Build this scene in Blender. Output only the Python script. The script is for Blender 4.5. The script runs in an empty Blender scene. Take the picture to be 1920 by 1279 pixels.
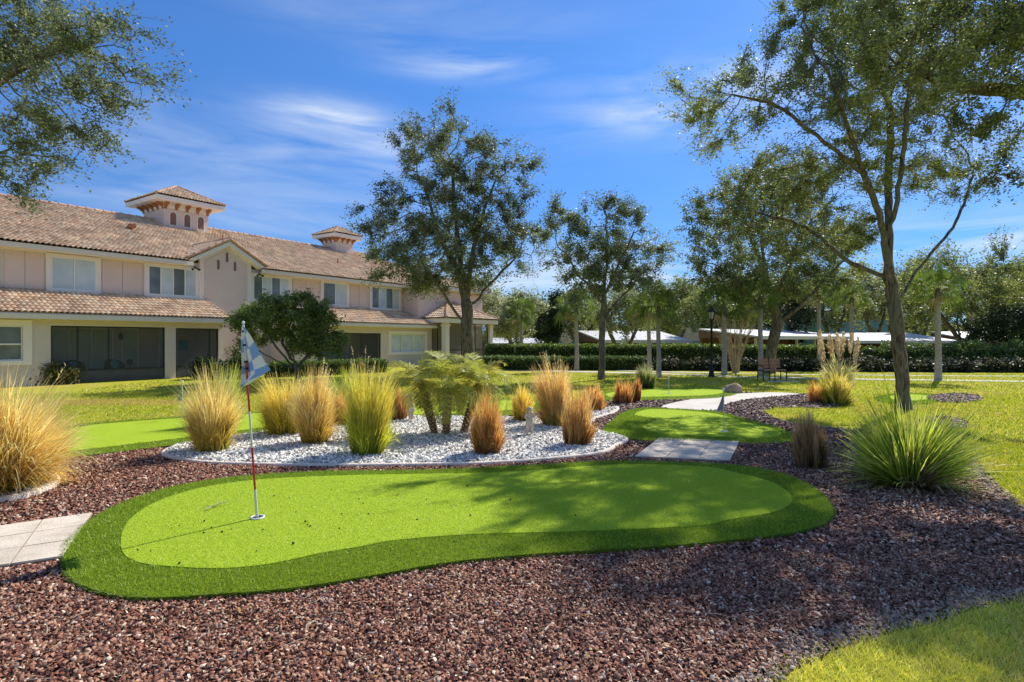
import bpy, math, random
import numpy as np
from mathutils import Vector
from mathutils.geometry import tessellate_polygon

# ------------------------------------------------------------------ camera, sky, sun, exposure
scene = bpy.context.scene
COL = scene.collection
F, EYE, HOR = 1060.0, 1.65, 636.0
cam_d = bpy.data.cameras.new("camera"); cam = bpy.data.objects.new("camera", cam_d); COL.objects.link(cam)
cam.location = (0, 0, EYE); cam.rotation_euler = (math.radians(90), 0, 0)
cam_d.sensor_width = 36; cam_d.lens = 36 * F / 1920; cam_d.shift_y = -3.5 / 1920
cam_d.clip_start = 0.1; cam_d.clip_end = 3000
scene.camera = cam

SUN_AZ, SUN_EL = math.radians(39.3), math.radians(44)
world = bpy.data.worlds.new("World"); scene.world = world; world.use_nodes = True
wn, wl = world.node_tree.nodes, world.node_tree.links
bg = wn["Background"]; bg.inputs[1].default_value = 0.14
sky = wn.new("ShaderNodeTexSky"); sky.sky_type = 'NISHITA'; sky.sun_disc = False
sky.sun_elevation = SUN_EL; sky.sun_rotation = SUN_AZ
sky.air_density = 1.0; sky.dust_density = 0.15; sky.ozone_density = 3.0
hsv = wn.new("ShaderNodeHueSaturation"); hsv.inputs['Saturation'].default_value = 1.05; hsv.inputs['Value'].default_value = 1.0
tint = wn.new("ShaderNodeMix"); tint.data_type = 'RGBA'; tint.blend_type = 'MULTIPLY'; tint.inputs['Factor'].default_value = 1
wl.new(sky.outputs[0], tint.inputs[6]); tint.inputs[7].default_value = (0.36, 0.545, 0.73, 1); 
hz_tc = wn.new("ShaderNodeTexCoord"); hz_sep = wn.new("ShaderNodeSeparateXYZ"); wl.new(hz_tc.outputs['Generated'], hz_sep.inputs[0])
hz_mr = wn.new("ShaderNodeMapRange"); hz_mr.inputs[1].default_value = 0.0; hz_mr.inputs[2].default_value = 0.42; wl.new(hz_sep.outputs[2], hz_mr.inputs[0])
hz_mix = wn.new("ShaderNodeMix"); hz_mix.data_type = 'RGBA'; wl.new(hz_mr.outputs[0], hz_mix.inputs['Factor']); hz_mix.inputs[6].default_value = (0.50, 0.54, 0.66, 1); hz_mix.inputs[7].default_value = (1.02, 0.97, 1.02, 1)
hz_mul = wn.new("ShaderNodeMix"); hz_mul.data_type = 'RGBA'; hz_mul.blend_type = 'MULTIPLY'; hz_mul.inputs['Factor'].default_value = 1; wl.new(tint.outputs[2], hz_mul.inputs[6]); wl.new(hz_mix.outputs[2], hz_mul.inputs[7]); wl.new(hz_mul.outputs[2], hsv.inputs['Color'])

def wmath(op, a, b=None, c=None):
    n = wn.new("ShaderNodeMath"); n.operation = op
    for i, v in enumerate((a, b, c)):
        if v is None: continue
        if isinstance(v, (int, float)): n.inputs[i].default_value = v
        else: wl.new(v, n.inputs[i])
    return n.outputs[0]
tc = wn.new("ShaderNodeTexCoord")
mp = wn.new("ShaderNodeMapping"); mp.inputs['Scale'].default_value = (2.6, 2.6, 15.0); mp.inputs['Rotation'].default_value = (0.0, 0.22, 0)
wl.new(tc.outputs['Generated'], mp.inputs[0])
nz = wn.new("ShaderNodeTexNoise"); nz.inputs['Scale'].default_value = 1.6; nz.inputs['Detail'].default_value = 7; nz.inputs['Roughness'].default_value = 0.55
nz.inputs['Distortion'].default_value = 0.6
wl.new(mp.outputs[0], nz.inputs['Vector'])
total = None
for (x, z, rx, rz, amp) in ((-0.315, 0.39, 0.10, 0.028, 1.15), (-0.07, 0.485, 0.12, 0.020, 1.1), (0.30, 0.42, 0.19, 0.05, 0.85),
                            (-0.22, 0.325, 0.07, 0.028, 0.6), (0.04, 0.11, 0.40, 0.055, 0.85), (0.88, 0.19, 0.16, 0.035, 0.9), (0.78, 0.42, 0.26, 0.16, 0.5),
                            (-0.50, 0.33, 0.40, 0.06, 0.42), (-0.2, 0.57, 0.3, 0.04, 0.25), (0.35, 0.10, 0.25, 0.05, 0.6), (-0.5, 0.22, 0.5, 0.05, 0.35)):
    d = Vector((x, 1.0, z)).normalized()
    s = wn.new("ShaderNodeVectorMath"); s.operation = 'SUBTRACT'; wl.new(tc.outputs['Generated'], s.inputs[0]); s.inputs[1].default_value = d
    m = wn.new("ShaderNodeVectorMath"); m.operation = 'MULTIPLY'; wl.new(s.outputs[0], m.inputs[0]); m.inputs[1].default_value = (1 / rx, 1 / rx, 1 / rz)
    l = wn.new("ShaderNodeVectorMath"); l.operation = 'LENGTH'; wl.new(m.outputs[0], l.inputs[0])
    g = wmath('MULTIPLY', wmath('POWER', 2.7183, wmath('MULTIPLY', wmath('MULTIPLY', l.outputs['Value'], l.outputs['Value']), -1.3)), amp)
    total = g if total is None else wmath('ADD', total, g)
nmap = wmath('MULTIPLY', wmath('SUBTRACT', nz.outputs['Fac'], 0.36), 2.4)
# extra white sky added out of view, overhead and behind the camera, as fill
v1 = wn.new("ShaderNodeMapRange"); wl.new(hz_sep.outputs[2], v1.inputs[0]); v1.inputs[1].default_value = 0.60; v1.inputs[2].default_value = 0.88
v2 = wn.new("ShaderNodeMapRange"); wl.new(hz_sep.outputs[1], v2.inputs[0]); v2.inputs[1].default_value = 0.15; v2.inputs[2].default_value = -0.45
sky_fill = wmath('MULTIPLY', wmath('MAXIMUM', v1.outputs[0], v2.outputs[0]), 0.5)
cl = wn.new("ShaderNodeClamp"); wl.new(wmath('MULTIPLY', wmath('ADD', total, sky_fill), wmath('MAXIMUM', nmap, wmath('MULTIPLY', sky_fill, 0.5))), cl.inputs[0]); cl.inputs['Max'].default_value = 0.8
mix = wn.new("ShaderNodeMix"); mix.data_type = 'RGBA'
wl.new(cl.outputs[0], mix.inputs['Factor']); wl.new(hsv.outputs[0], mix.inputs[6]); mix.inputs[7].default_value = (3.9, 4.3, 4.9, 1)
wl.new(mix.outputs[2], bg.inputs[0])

sun_d = bpy.data.lights.new("sun", 'SUN'); sun_d.energy = 4.2; sun_d.angle = math.radians(0.55); sun_d.color = (1.0, 0.95, 0.86)
sun = bpy.data.objects.new("sun", sun_d); COL.objects.link(sun)
SD = Vector((math.sin(SUN_AZ) * math.cos(SUN_EL), math.cos(SUN_AZ) * math.cos(SUN_EL), math.sin(SUN_EL)))
sun.rotation_euler = SD.to_track_quat('Z', 'Y').to_euler()
scene.view_settings.view_transform = 'Standard'; scene.view_settings.look = 'None'
scene.view_settings.exposure = 0.63; scene.view_settings.gamma = 1
scene.cycles.max_bounces = 8; scene.cycles.transparent_max_bounces = 8

# ------------------------------------------------------------------ helpers
def G(px, py, z=0.0):
    t = F * (EYE - z) / (py - HOR)
    return ((px - 960) / F * t, t)
def W(px, py, Z):
    return Vector(((px - 960) / F * Z, Z, EYE + (HOR - py) * Z / F))
def tag(o, label=None, cat=None, group=None, kind=None):
    if label: o['label'] = label
    if cat: o['category'] = cat
    if group: o['group'] = group
    if kind: o['kind'] = kind
    return o
def empty(name, loc, rz=0, label=None, cat=None, group=None, kind=None):
    o = bpy.data.objects.new(name, None); COL.objects.link(o); o.empty_display_size = 0.2
    o.location = loc; o.rotation_euler = (0, 0, rz)
    return tag(o, label, cat, group, kind)
def copy_tree(o, parent=None):
    c = o.copy(); COL.objects.link(c)
    if parent: c.parent = parent
    for ch in list(o.children): copy_tree(ch, c)
    return c
def link(name, me, mat, parent=None):
    if mat: me.materials.append(mat)
    o = bpy.data.objects.new(name, me); COL.objects.link(o)
    if parent: o.parent = parent
    return o
def npmesh(name, V, Fc, mat, parent=None, col=None, smooth=False):
    V = np.asarray(V, dtype=np.float32); Fc = np.asarray(Fc, dtype=np.int32)
    me = bpy.data.meshes.new(name); n, k = Fc.shape
    me.vertices.add(len(V)); me.vertices.foreach_set('co', V.ravel())
    me.loops.add(n * k); me.loops.foreach_set('vertex_index', Fc.ravel())
    me.polygons.add(n); me.polygons.foreach_set('loop_start', np.arange(0, n * k, k, dtype=np.int32))
    if smooth: me.polygons.foreach_set('use_smooth', np.ones(n, dtype=bool))
    me.update(calc_edges=True)
    if col is not None:
        a = me.attributes.new('Col', 'FLOAT_COLOR', 'POINT')
        c = np.ones((len(V), 4), dtype=np.float32); c[:, :3] = np.clip(col, 0, 1); a.data.foreach_set('color', c.ravel())
    return link(name, me, mat, parent)
class MB:
    def __init__(s): s.v = []; s.f = []; s.c = []; s.col = (1, 1, 1); s.sm = []
    def add(s, vs, fs, smooth=False):
        b = len(s.v); s.v += [tuple(v) for v in vs]; s.f += [tuple(b + i for i in f) for f in fs]; s.c += [s.col] * len(vs); s.sm += [smooth] * len(fs)
        return s
    def box(s, x0, x1, y0, y1, z0, z1):
        return s.add([(x0, y0, z0), (x1, y0, z0), (x1, y1, z0), (x0, y1, z0), (x0, y0, z1), (x1, y0, z1), (x1, y1, z1), (x0, y1, z1)],
                     [(0, 3, 2, 1), (4, 5, 6, 7), (0, 1, 5, 4), (1, 2, 6, 5), (2, 3, 7, 6), (3, 0, 4, 7)])
    def quad(s, a, b, c, d): return s.add([a, b, c, d], [(0, 1, 2, 3)])
    def prism(s, poly, off):
        n = len(poly); o = Vector(off); vs = [Vector(p) for p in poly] + [Vector(p) + o for p in poly]
        return s.add(vs, [tuple(range(n))[::-1], tuple(range(n, 2 * n))] + [(i, (i + 1) % n, n + (i + 1) % n, n + i) for i in range(n)])
    def tube(s, pts, rad, n=8, cap=True, smooth=True):
        pts = [Vector(p) for p in pts]; m = len(pts)
        if isinstance(rad, (int, float)): rad = [rad] * m
        vs = []
        for i, p in enumerate(pts):
            d = (pts[min(i + 1, m - 1)] - pts[max(i - 1, 0)]).normalized()
            a = d.cross(Vector((0, 0, 1)) if abs(d.z) < 0.95 else Vector((0, 1, 0))).normalized(); b = d.cross(a)
            for k in range(n):
                t = 2 * math.pi * k / n; vs.append(p + (a * math.cos(t) + b * math.sin(t)) * rad[i])
        fs = [(i * n + k, i * n + (k + 1) % n, (i + 1) * n + (k + 1) % n, (i + 1) * n + k) for i in range(m - 1) for k in range(n)]
        s.add(vs, fs, smooth)
        if cap: s.add(vs[:n], [tuple(range(n))[::-1]]); s.add(vs[-n:], [tuple(range(n))])
        return s
    def lathe(s, prof, c=(0, 0, 0), n=12, sx=1, sy=1):
        vs = [(c[0] + r * sx * math.cos(2 * math.pi * k / n), c[1] + r * sy * math.sin(2 * math.pi * k / n), c[2] + z) for r, z in prof for k in range(n)]
        fs = [(i * n + k, i * n + (k + 1) % n, (i + 1) * n + (k + 1) % n, (i + 1) * n + k) for i in range(len(prof) - 1) for k in range(n)]
        return s.add(vs, fs, True)
    def build(s, name, mat, parent=None, color=False):
        me = bpy.data.meshes.new(name); me.from_pydata(s.v, [], s.f); me.polygons.foreach_set('use_smooth', s.sm); me.update()
        if color:
            a = me.attributes.new('Col', 'FLOAT_COLOR', 'POINT'); a.data.foreach_set('color', np.array([(*c, 1) for c in s.c], dtype=np.float32).ravel())
        return link(name, me, mat, parent)

def mat(name, c1, c2=None, scale=6.0, rough=0.8, bump=0.0, bscale=None, attr=False, spec=0.3, detail=5, c3=None, s3=1.0, metal=0.0, contrast=(0.35, 0.65), trans=0.0, stretch=None, ttint=(1.5, 1.55, 0.75)):
    m = bpy.data.materials.new(name); m.use_nodes = True; N, L = m.node_tree.nodes, m.node_tree.links
    p = N['Principled BSDF']; p.inputs['Roughness'].default_value = rough; p.inputs['Specular IOR Level'].default_value = spec; p.inputs['Metallic'].default_value = metal
    t = N.new('ShaderNodeTexCoord'); vec = t.outputs['Object']
    if stretch:
        mm = N.new('ShaderNodeMapping'); mm.inputs['Scale'].default_value = stretch; L.new(vec, mm.inputs[0]); vec = mm.outputs[0]
    out = None
    if attr:
        a = N.new('ShaderNodeAttribute'); a.attribute_name = 'Col'; out = a.outputs['Color']
    def noise(sc, lo, hi, A, B):
        n = N.new('ShaderNodeTexNoise'); n.inputs['Scale'].default_value = sc; n.inputs['Detail'].default_value = detail; n.inputs['Roughness'].default_value = 0.65; L.new(vec, n.inputs['Vector'])
        r = N.new('ShaderNodeMapRange'); r.inputs[1].default_value = lo; r.inputs[2].default_value = hi; L.new(n.outputs['Fac'], r.inputs[0])
        x = N.new('ShaderNodeMix'); x.data_type = 'RGBA'; L.new(r.outputs[0], x.inputs['Factor'])
        for sock, v in ((x.inputs[6], A), (x.inputs[7], B)):
            if isinstance(v, tuple): sock.default_value = (*v, 1)
            else: L.new(v, sock)
        return x.outputs[2]
    if c2 is not None: out = noise(scale, contrast[0], contrast[1], c1, c2)
    if c3 is not None: out = noise(s3, 0.48, 0.72, out if out is not None else c1, c3)
    if attr and c1 is not None:
        # the vertex colour tinted by noise for a little extra wear
        x = N.new('ShaderNodeMix'); x.data_type = 'RGBA'; x.blend_type = 'MULTIPLY'; x.inputs['Factor'].default_value = 1
        L.new(a.outputs['Color'], x.inputs[6])
        if c2 is not None: L.new(noise(scale, contrast[0], contrast[1], c1, c2), x.inputs[7])
        else: x.inputs[7].default_value = (*c1, 1)
        out = x.outputs[2]
    if out is None: p.inputs['Base Color'].default_value = (*c1, 1)
    else: L.new(out, p.inputs['Base Color'])
    if bump:
        n = N.new('ShaderNodeTexNoise'); n.inputs['Scale'].default_value = bscale or scale * 3; n.inputs['Detail'].default_value = 6; L.new(vec, n.inputs['Vector'])
        b = N.new('ShaderNodeBump'); b.inputs['Strength'].default_value = min(1, bump); b.inputs['Distance'].default_value = 0.03; L.new(n.outputs['Fac'], b.inputs['Height']); L.new(b.outputs[0], p.inputs['Normal'])
    if trans:
        tr = N.new('ShaderNodeBsdfTranslucent'); mx = N.new('ShaderNodeMixShader'); mx.inputs[0].default_value = trans
        if out is not None:
            g = N.new('ShaderNodeMix'); g.data_type = 'RGBA'; g.blend_type = 'MULTIPLY'; g.inputs['Factor'].default_value = 1; L.new(out, g.inputs[6]); g.inputs[7].default_value = (*ttint, 1); L.new(g.outputs[2], tr.inputs[0])
        else: tr.inputs[0].default_value = (*c1, 1)
        L.new(p.outputs[0], mx.inputs[1]); L.new(tr.outputs[0], mx.inputs[2]); L.new(mx.outputs[0], N['Material Output'].inputs[0])
    return m

M = {}
M['lawn'] = mat('lawn_mat', (0.31, 0.35, 0.032), (0.45, 0.42, 0.045), 0.9, 0.95, 0.9, 60, spec=0.05, c3=(0.52, 0.38, 0.11), s3=0.33, detail=9)
M['blade'] = mat('blade_mat', (1, 1, 1), attr=True, rough=0.6, spec=0.2, trans=0.35)
M['turf_lime'] = mat('turf_lime_mat', (0.32, 0.46, 0.025), (0.42, 0.54, 0.035), 70, 0.9, 0.6, 220, spec=0.1, detail=3)
M['turf_dark'] = mat('turf_dark_mat', (0.13, 0.20, 0.012), (0.23, 0.33, 0.02), 50, 0.9, 1, 150, spec=0.1)
M['turf_blade'] = mat('turf_blade_mat', (1, 1, 1), attr=True, rough=0.45, spec=0.35, trans=0.25)
M['stone'] = mat('stone_mat', (0.8, 0.8, 0.8), (1.1, 1.1, 1.1), 60, 0.85, attr=True, spec=0.2)
M['mulch_base'] = mat('mulch_base_mat', (0.012, 0.006, 0.005), (0.09, 0.05, 0.04), 55, 0.95, 1, 90, spec=0.1, c3=(0.16, 0.10, 0.08), s3=40)
M['white_base'] = mat('white_base_mat', (0.28, 0.27, 0.24), (0.62, 0.62, 0.60), 34, 0.95, 1, 60, spec=0.1)
M['curb'] = mat('curb_mat', (0.62, 0.52, 0.43), (0.74, 0.65, 0.56), 9, 0.9, 0.5, 50)
M['paver'] = mat('paver_mat', (0.55, 0.47, 0.37), (0.66, 0.57, 0.46), 5, 0.85, 0.3, 60, c3=(0.44, 0.37, 0.29), s3=1.7)
M['joint'] = mat('joint_mat', (0.30, 0.25, 0.18), rough=0.95)
M['walk'] = mat('walk_mat', (0.50, 0.46, 0.40), (0.60, 0.56, 0.50), 2, 0.9, 0.2, 40)
M['asphalt'] = mat('asphalt_mat', (0.06, 0.06, 0.06), (0.10, 0.10, 0.10), 3, 0.9)
M['bark'] = mat('bark_mat', (0.05, 0.04, 0.028), (0.25, 0.21, 0.155), 16, 0.95, 1, 40, spec=0.1, stretch=(1, 1, 0.25), c3=(0.16, 0.17, 0.10), s3=3.0)
M['palm_bark'] = mat('palm_bark_mat', (0.30, 0.27, 0.23), (0.45, 0.42, 0.37), 7, 0.95, 1, 18, spec=0.1, stretch=(1, 1, 4))
M['leaf'] = mat('leaf_mat', (1, 1, 1), attr=True, rough=0.5, spec=0.3, trans=0.35, ttint=(1.25, 1.3, 0.85))
M['palmleaf'] = mat('palmleaf_mat', (1, 1, 1), attr=True, rough=0.7, spec=0.1, trans=0.3)
M['straw'] = mat('straw_mat', (1, 1, 1), attr=True, rough=0.5, spec=0.35, trans=0.5, ttint=(1.2, 1.12, 0.78))
M['hedge_core'] = mat('hedge_core_mat', (0.02, 0.035, 0.012), (0.045, 0.07, 0.022), 9, 0.95)
M['tile'] = mat('tile_mat', (0.82, 0.82, 0.82), (1.15, 1.1, 1.05), 1.3, 0.85, attr=True, spec=0.2, detail=7)
M['cream'] = mat('cream_stucco_mat', (0.60, 0.52, 0.46), (0.65, 0.56, 0.50), 1.2, 0.9, 0.25, 90, spec=0.15)
M['trim'] = mat('cream_trim_mat', (0.78, 0.70, 0.64), (0.82, 0.74, 0.68), 1.5, 0.85, 0.15, 80, spec=0.15)
M['fascia'] = mat('fascia_mat', (0.72, 0.63, 0.54), (0.76, 0.67, 0.58), 1.5, 0.85, 0.1, 60)
M['pink'] = mat('pink_stucco_mat', (0.69, 0.535, 0.47), (0.73, 0.575, 0.51), 1.1, 0.9, 0.3, 90, spec=0.15)
M['brownred'] = mat('brown_louver_mat', (0.20, 0.105, 0.085), (0.25, 0.14, 0.11), 8, 0.8)
M['bracket'] = mat('bracket_mat', (0.40, 0.17, 0.075), (0.30, 0.12, 0.055), 6, 0.7)
M['white'] = mat('white_frame_mat', (0.78, 0.78, 0.76), rough=0.5)
M['pane'] = mat('pane_mat', (0.48, 0.54, 0.58), (0.58, 0.63, 0.66), 1.6, 0.12, spec=0.6, detail=1)
M['pane_dark'] = mat('pane_dark_mat', (0.11, 0.13, 0.14), (0.17, 0.20, 0.21), 1.5, 0.10, spec=0.6, detail=1)
M['dark_frame'] = mat('dark_frame_mat', (0.035, 0.032, 0.03), rough=0.5)
M['black'] = mat('black_mat', (0.012, 0.012, 0.014), rough=0.45)
M['wicker'] = mat('wicker_mat', (0.015, 0.013, 0.012), (0.04, 0.035, 0.03), 60, 0.7)
M['kick'] = mat('kick_panel_mat', (0.065, 0.07, 0.075), (0.085, 0.09, 0.10), 3, 0.8)
M['teal'] = mat('teal_cushion_mat', (0.03, 0.30, 0.40), (0.04, 0.36, 0.46), 10, 0.9)
M['roomwall'] = mat('room_wall_mat', (0.75, 0.70, 0.60), rough=0.9)
M['patio'] = mat('patio_mat', (0.42, 0.40, 0.36), rough=0.8)
M['statue'] = mat('statue_mat', (0.50, 0.43, 0.33), (0.68, 0.62, 0.52), 25, 0.9, 0.8, 70)
M['rock'] = mat('rock_mat', (0.34, 0.23, 0.14), (0.52, 0.38, 0.26), 4, 0.95, 1, 14)
M['wood'] = mat('wood_mat', (0.34, 0.17, 0.10), (0.44, 0.24, 0.15), 8, 0.6, 0.3, 30, stretch=(0.3, 3, 3))
M['red'] = mat('red_paint_mat', (0.42, 0.015, 0.02), (0.52, 0.03, 0.03), 30, 0.35, spec=0.5)
M['pole'] = mat('pole_white_mat', (0.72, 0.70, 0.64), (0.62, 0.58, 0.50), 30, 0.35, spec=0.5)
M['flag'] = mat('flag_mat', (1, 1, 1), attr=True, rough=0.7)
M['flag_grey'] = mat('flag_grey_mat', (0.24, 0.27, 0.36), (0.34, 0.37, 0.45), 12, 0.8, trans=0.3)
M['carroof'] = mat('carport_roof_mat', (0.62, 0.61, 0.59), (0.52, 0.51, 0.50), 1.5, 0.45, stretch=(6, 0.2, 1))
M['carbrown'] = mat('carport_brown_mat', (0.17, 0.095, 0.06), (0.22, 0.13, 0.085), 2, 0.8)
M['farwall'] = mat('far_wall_mat', (0.50, 0.42, 0.33), (0.46, 0.38, 0.30), 0.5, 0.9)
M['farroof'] = mat('far_roof_mat', (0.33, 0.30, 0.27), (0.26, 0.24, 0.22), 2, 0.9)
M['farglass'] = mat('far_glass_mat', (0.05, 0.16, 0.22), (0.08, 0.22, 0.30), 1, 0.15, spec=0.6)
M['lampglass'] = mat('lamp_glass_mat', (0.45, 0.45, 0.42), rough=0.2)
M['plastic'] = mat('white_cup_mat', (0.82, 0.82, 0.80), rough=0.4)
M['acorn'] = mat('acorn_mat', (0.03, 0.022, 0.015), (0.06, 0.045, 0.03), 50, 0.7)
# porch screen: fine dark insect mesh, half see-through
m = bpy.data.materials.new('screen_mat'); m.use_nodes = True; N, L = m.node_tree.nodes, m.node_tree.links
tr = N.new('ShaderNodeBsdfTransparent'); mx = N.new('ShaderNodeMixShader'); mx.inputs[0].default_value = 0.30
N['Principled BSDF'].inputs['Base Color'].default_value = (0.07, 0.075, 0.075, 1); N['Principled BSDF'].inputs['Roughness'].default_value = 0.6
L.new(tr.outputs[0], mx.inputs[1]); L.new(N['Principled BSDF'].outputs[0], mx.inputs[2]); L.new(mx.outputs[0], N['Material Output'].inputs[0])
M['screen'] = m

rng = np.random.default_rng(7)
def smooth_poly(pts, n=6, closed=True):
    P = np.array(pts, float); m = len(P); out = []
    for i in range(m):
        p0, p1, p2, p3 = P[(i - 1) % m], P[i], P[(i + 1) % m], P[(i + 2) % m]
        for t in np.linspace(0, 1, n, endpoint=False):
            out.append(0.5 * ((2 * p1) + (-p0 + p2) * t + (2 * p0 - 5 * p1 + 4 * p2 - p3) * t * t + (-p0 + 3 * p1 - 3 * p2 + p3) * t ** 3))
    return np.array(out)
def inside(poly, X, Y):
    poly = np.asarray(poly); c = np.zeros(len(X), bool); n = len(poly); j = n - 1
    for i in range(n):
        xi, yi = poly[i]; xj, yj = poly[j]
        k = ((yi > Y) != (yj > Y)) & (X < (xj - xi) * (Y - yi) / (yj - yi + 1e-12) + xi); c ^= k; j = i
    return c
def area_sign(p):
    return sum(p[i][0] * p[(i + 1) % len(p)][1] - p[(i + 1) % len(p)][0] * p[i][1] for i in range(len(p)))
def slab(name, poly, z0, z1, mt, parent=None, bevel=0.0):
    poly = [tuple(p) for p in poly]
    if area_sign(poly) < 0: poly = poly[::-1]
    n = len(poly); tris = tessellate_polygon([[Vector((x, y, 0)) for x, y in poly]])
    b = MB(); vs = [(x, y, z1) for x, y in poly] + [(x, y, z0) for x, y in poly]
    ts = []
    for t in tris:
        a = (vs[t[1]][0] - vs[t[0]][0]) * (vs[t[2]][1] - vs[t[0]][1]) - (vs[t[2]][0] - vs[t[0]][0]) * (vs[t[1]][1] - vs[t[0]][1])
        ts.append(tuple(t) if a > 0 else tuple(t)[::-1])
    b.add(vs, ts + [(n + i, n + (i + 1) % n, (i + 1) % n, i) for i in range(n)])
    return b.build(name, mt, parent)
def gp(pts, z=0.0): return [G(x, y, z) for x, y in pts]

# ------------------------------------------------------------------ ground and beds
def gz(x, y):
    dip = np.clip((y - 35) / 9, 0, 1) * np.clip((x + 1.5) / 4, 0, 1); far = np.clip((y - 52) / 10, 0, 1)
    d = np.maximum(dip, far); d = d * d * (3 - 2 * d); return -1.0 * d
xs = np.concatenate([-np.geomspace(400, 30, 14), np.linspace(-28, 40, 69), np.geomspace(44, 400, 14)])
ys = np.concatenate([[-60, -20], np.linspace(-6, 64, 71), np.geomspace(68, 700, 14)])
XX, YY = np.meshgrid(xs, ys); V = np.stack([XX.ravel(), YY.ravel(), gz(XX, YY).ravel()], 1)
nx_, ny_ = len(xs), len(ys); I = np.arange(nx_ * ny_).reshape(ny_, nx_)
Fq = np.stack([I[:-1, :-1].ravel(), I[:-1, 1:].ravel(), I[1:, 1:].ravel(), I[1:, :-1].ravel()], 1)
tag(npmesh('ground', V, Fq, M['lawn'], smooth=True), kind='structure')

mulch_px = [(60, 880), (95, 858), (200, 848), (350, 830), (480, 812), (560, 800), (700, 786), (900, 783), (1000, 776), (1040, 762), (1100, 748), (1180, 746), (1250, 749), (1320, 741), (1380, 737),
            (1470, 738), (1500, 739), (1545, 742), (1590, 750), (1590, 760), (1540, 766), (1470, 765), (1436, 770), (1440, 778), (1490, 795), (1600, 806), (1720, 820), (1810, 850), (1850, 890), (1900, 935), (1960, 985)]
mulch = [G(*p) for p in mulch_px] + [(4.7, 4.6), (4.3, 3.9)] + [G(x, y) for x, y in ((1870, 1132), (1760, 1165), (1660, 1190), (1580, 1215), (1500, 1250), (1430, 1300), (1350, 1400), (1200, 1600))] + [(0.3, 0.8), (-4, 0.6), (-6.0, 2.5), (-7.6, 5.5), (-7.0, 6.9), (-6.4, 7.5)]
mulch = smooth_poly(mulch, 4)
tag(slab('gravel_bed', mulch, -0.05, 0.006, M['mulch_base']), kind='structure')

# artificial greens: dark raised fringe, lime playing surface 4 mm above, cup
def blades(P, h, w, cols, lean=0.35, seg=1):
    """short grass blades, one quad each, as vertex arrays"""
    n = len(P); a = rng.uniform(0, 2 * math.pi, n); d = np.stack([np.cos(a), np.sin(a), np.zeros(n)], 1) * (w / 2)[:, None]
    b = rng.normal(0, lean, (n, 2)) * h[:, None]; top = P + np.stack([b[:, 0], b[:, 1], h], 1)
    V = np.stack([P - d, P + d, top + d * 0.35, top - d * 0.35], 1).reshape(-1, 3)
    C = np.repeat(cols, 4, axis=0)
    return V, np.arange(4 * n).reshape(n, 4), C
def sample_poly(poly, n, zfun=None, camera_bias=0.0):
    poly = np.asarray(poly); lo, hi = poly.min(0), poly.max(0); out = []
    tot = 0
    while tot < n:
        X = rng.uniform(lo[0], hi[0], n); Y = rng.uniform(lo[1], hi[1], n); k = inside(poly, X, Y)
        if camera_bias: k &= rng.random(n) < np.minimum(1, (max(lo[1], 2.6) / np.maximum(Y, 1e-3)) ** camera_bias)
        out.append(np.stack([X[k], Y[k]], 1)); tot += k.sum()
    return np.concatenate(out)[:n]
def near_edge(poly, P):
    poly = np.asarray(poly); q = np.roll(poly, -1, axis=0); d = q - poly; L2 = (d ** 2).sum(1) + 1e-9; best = np.full(len(P), 1e9)
    for i in range(len(poly)):
        t = np.clip(((P - poly[i]) @ d[i]) / L2[i], 0, 1); best = np.minimum(best, np.hypot(*(P - (poly[i] + t[:, None] * d[i])).T))
    return best
GREENS = []
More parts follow.
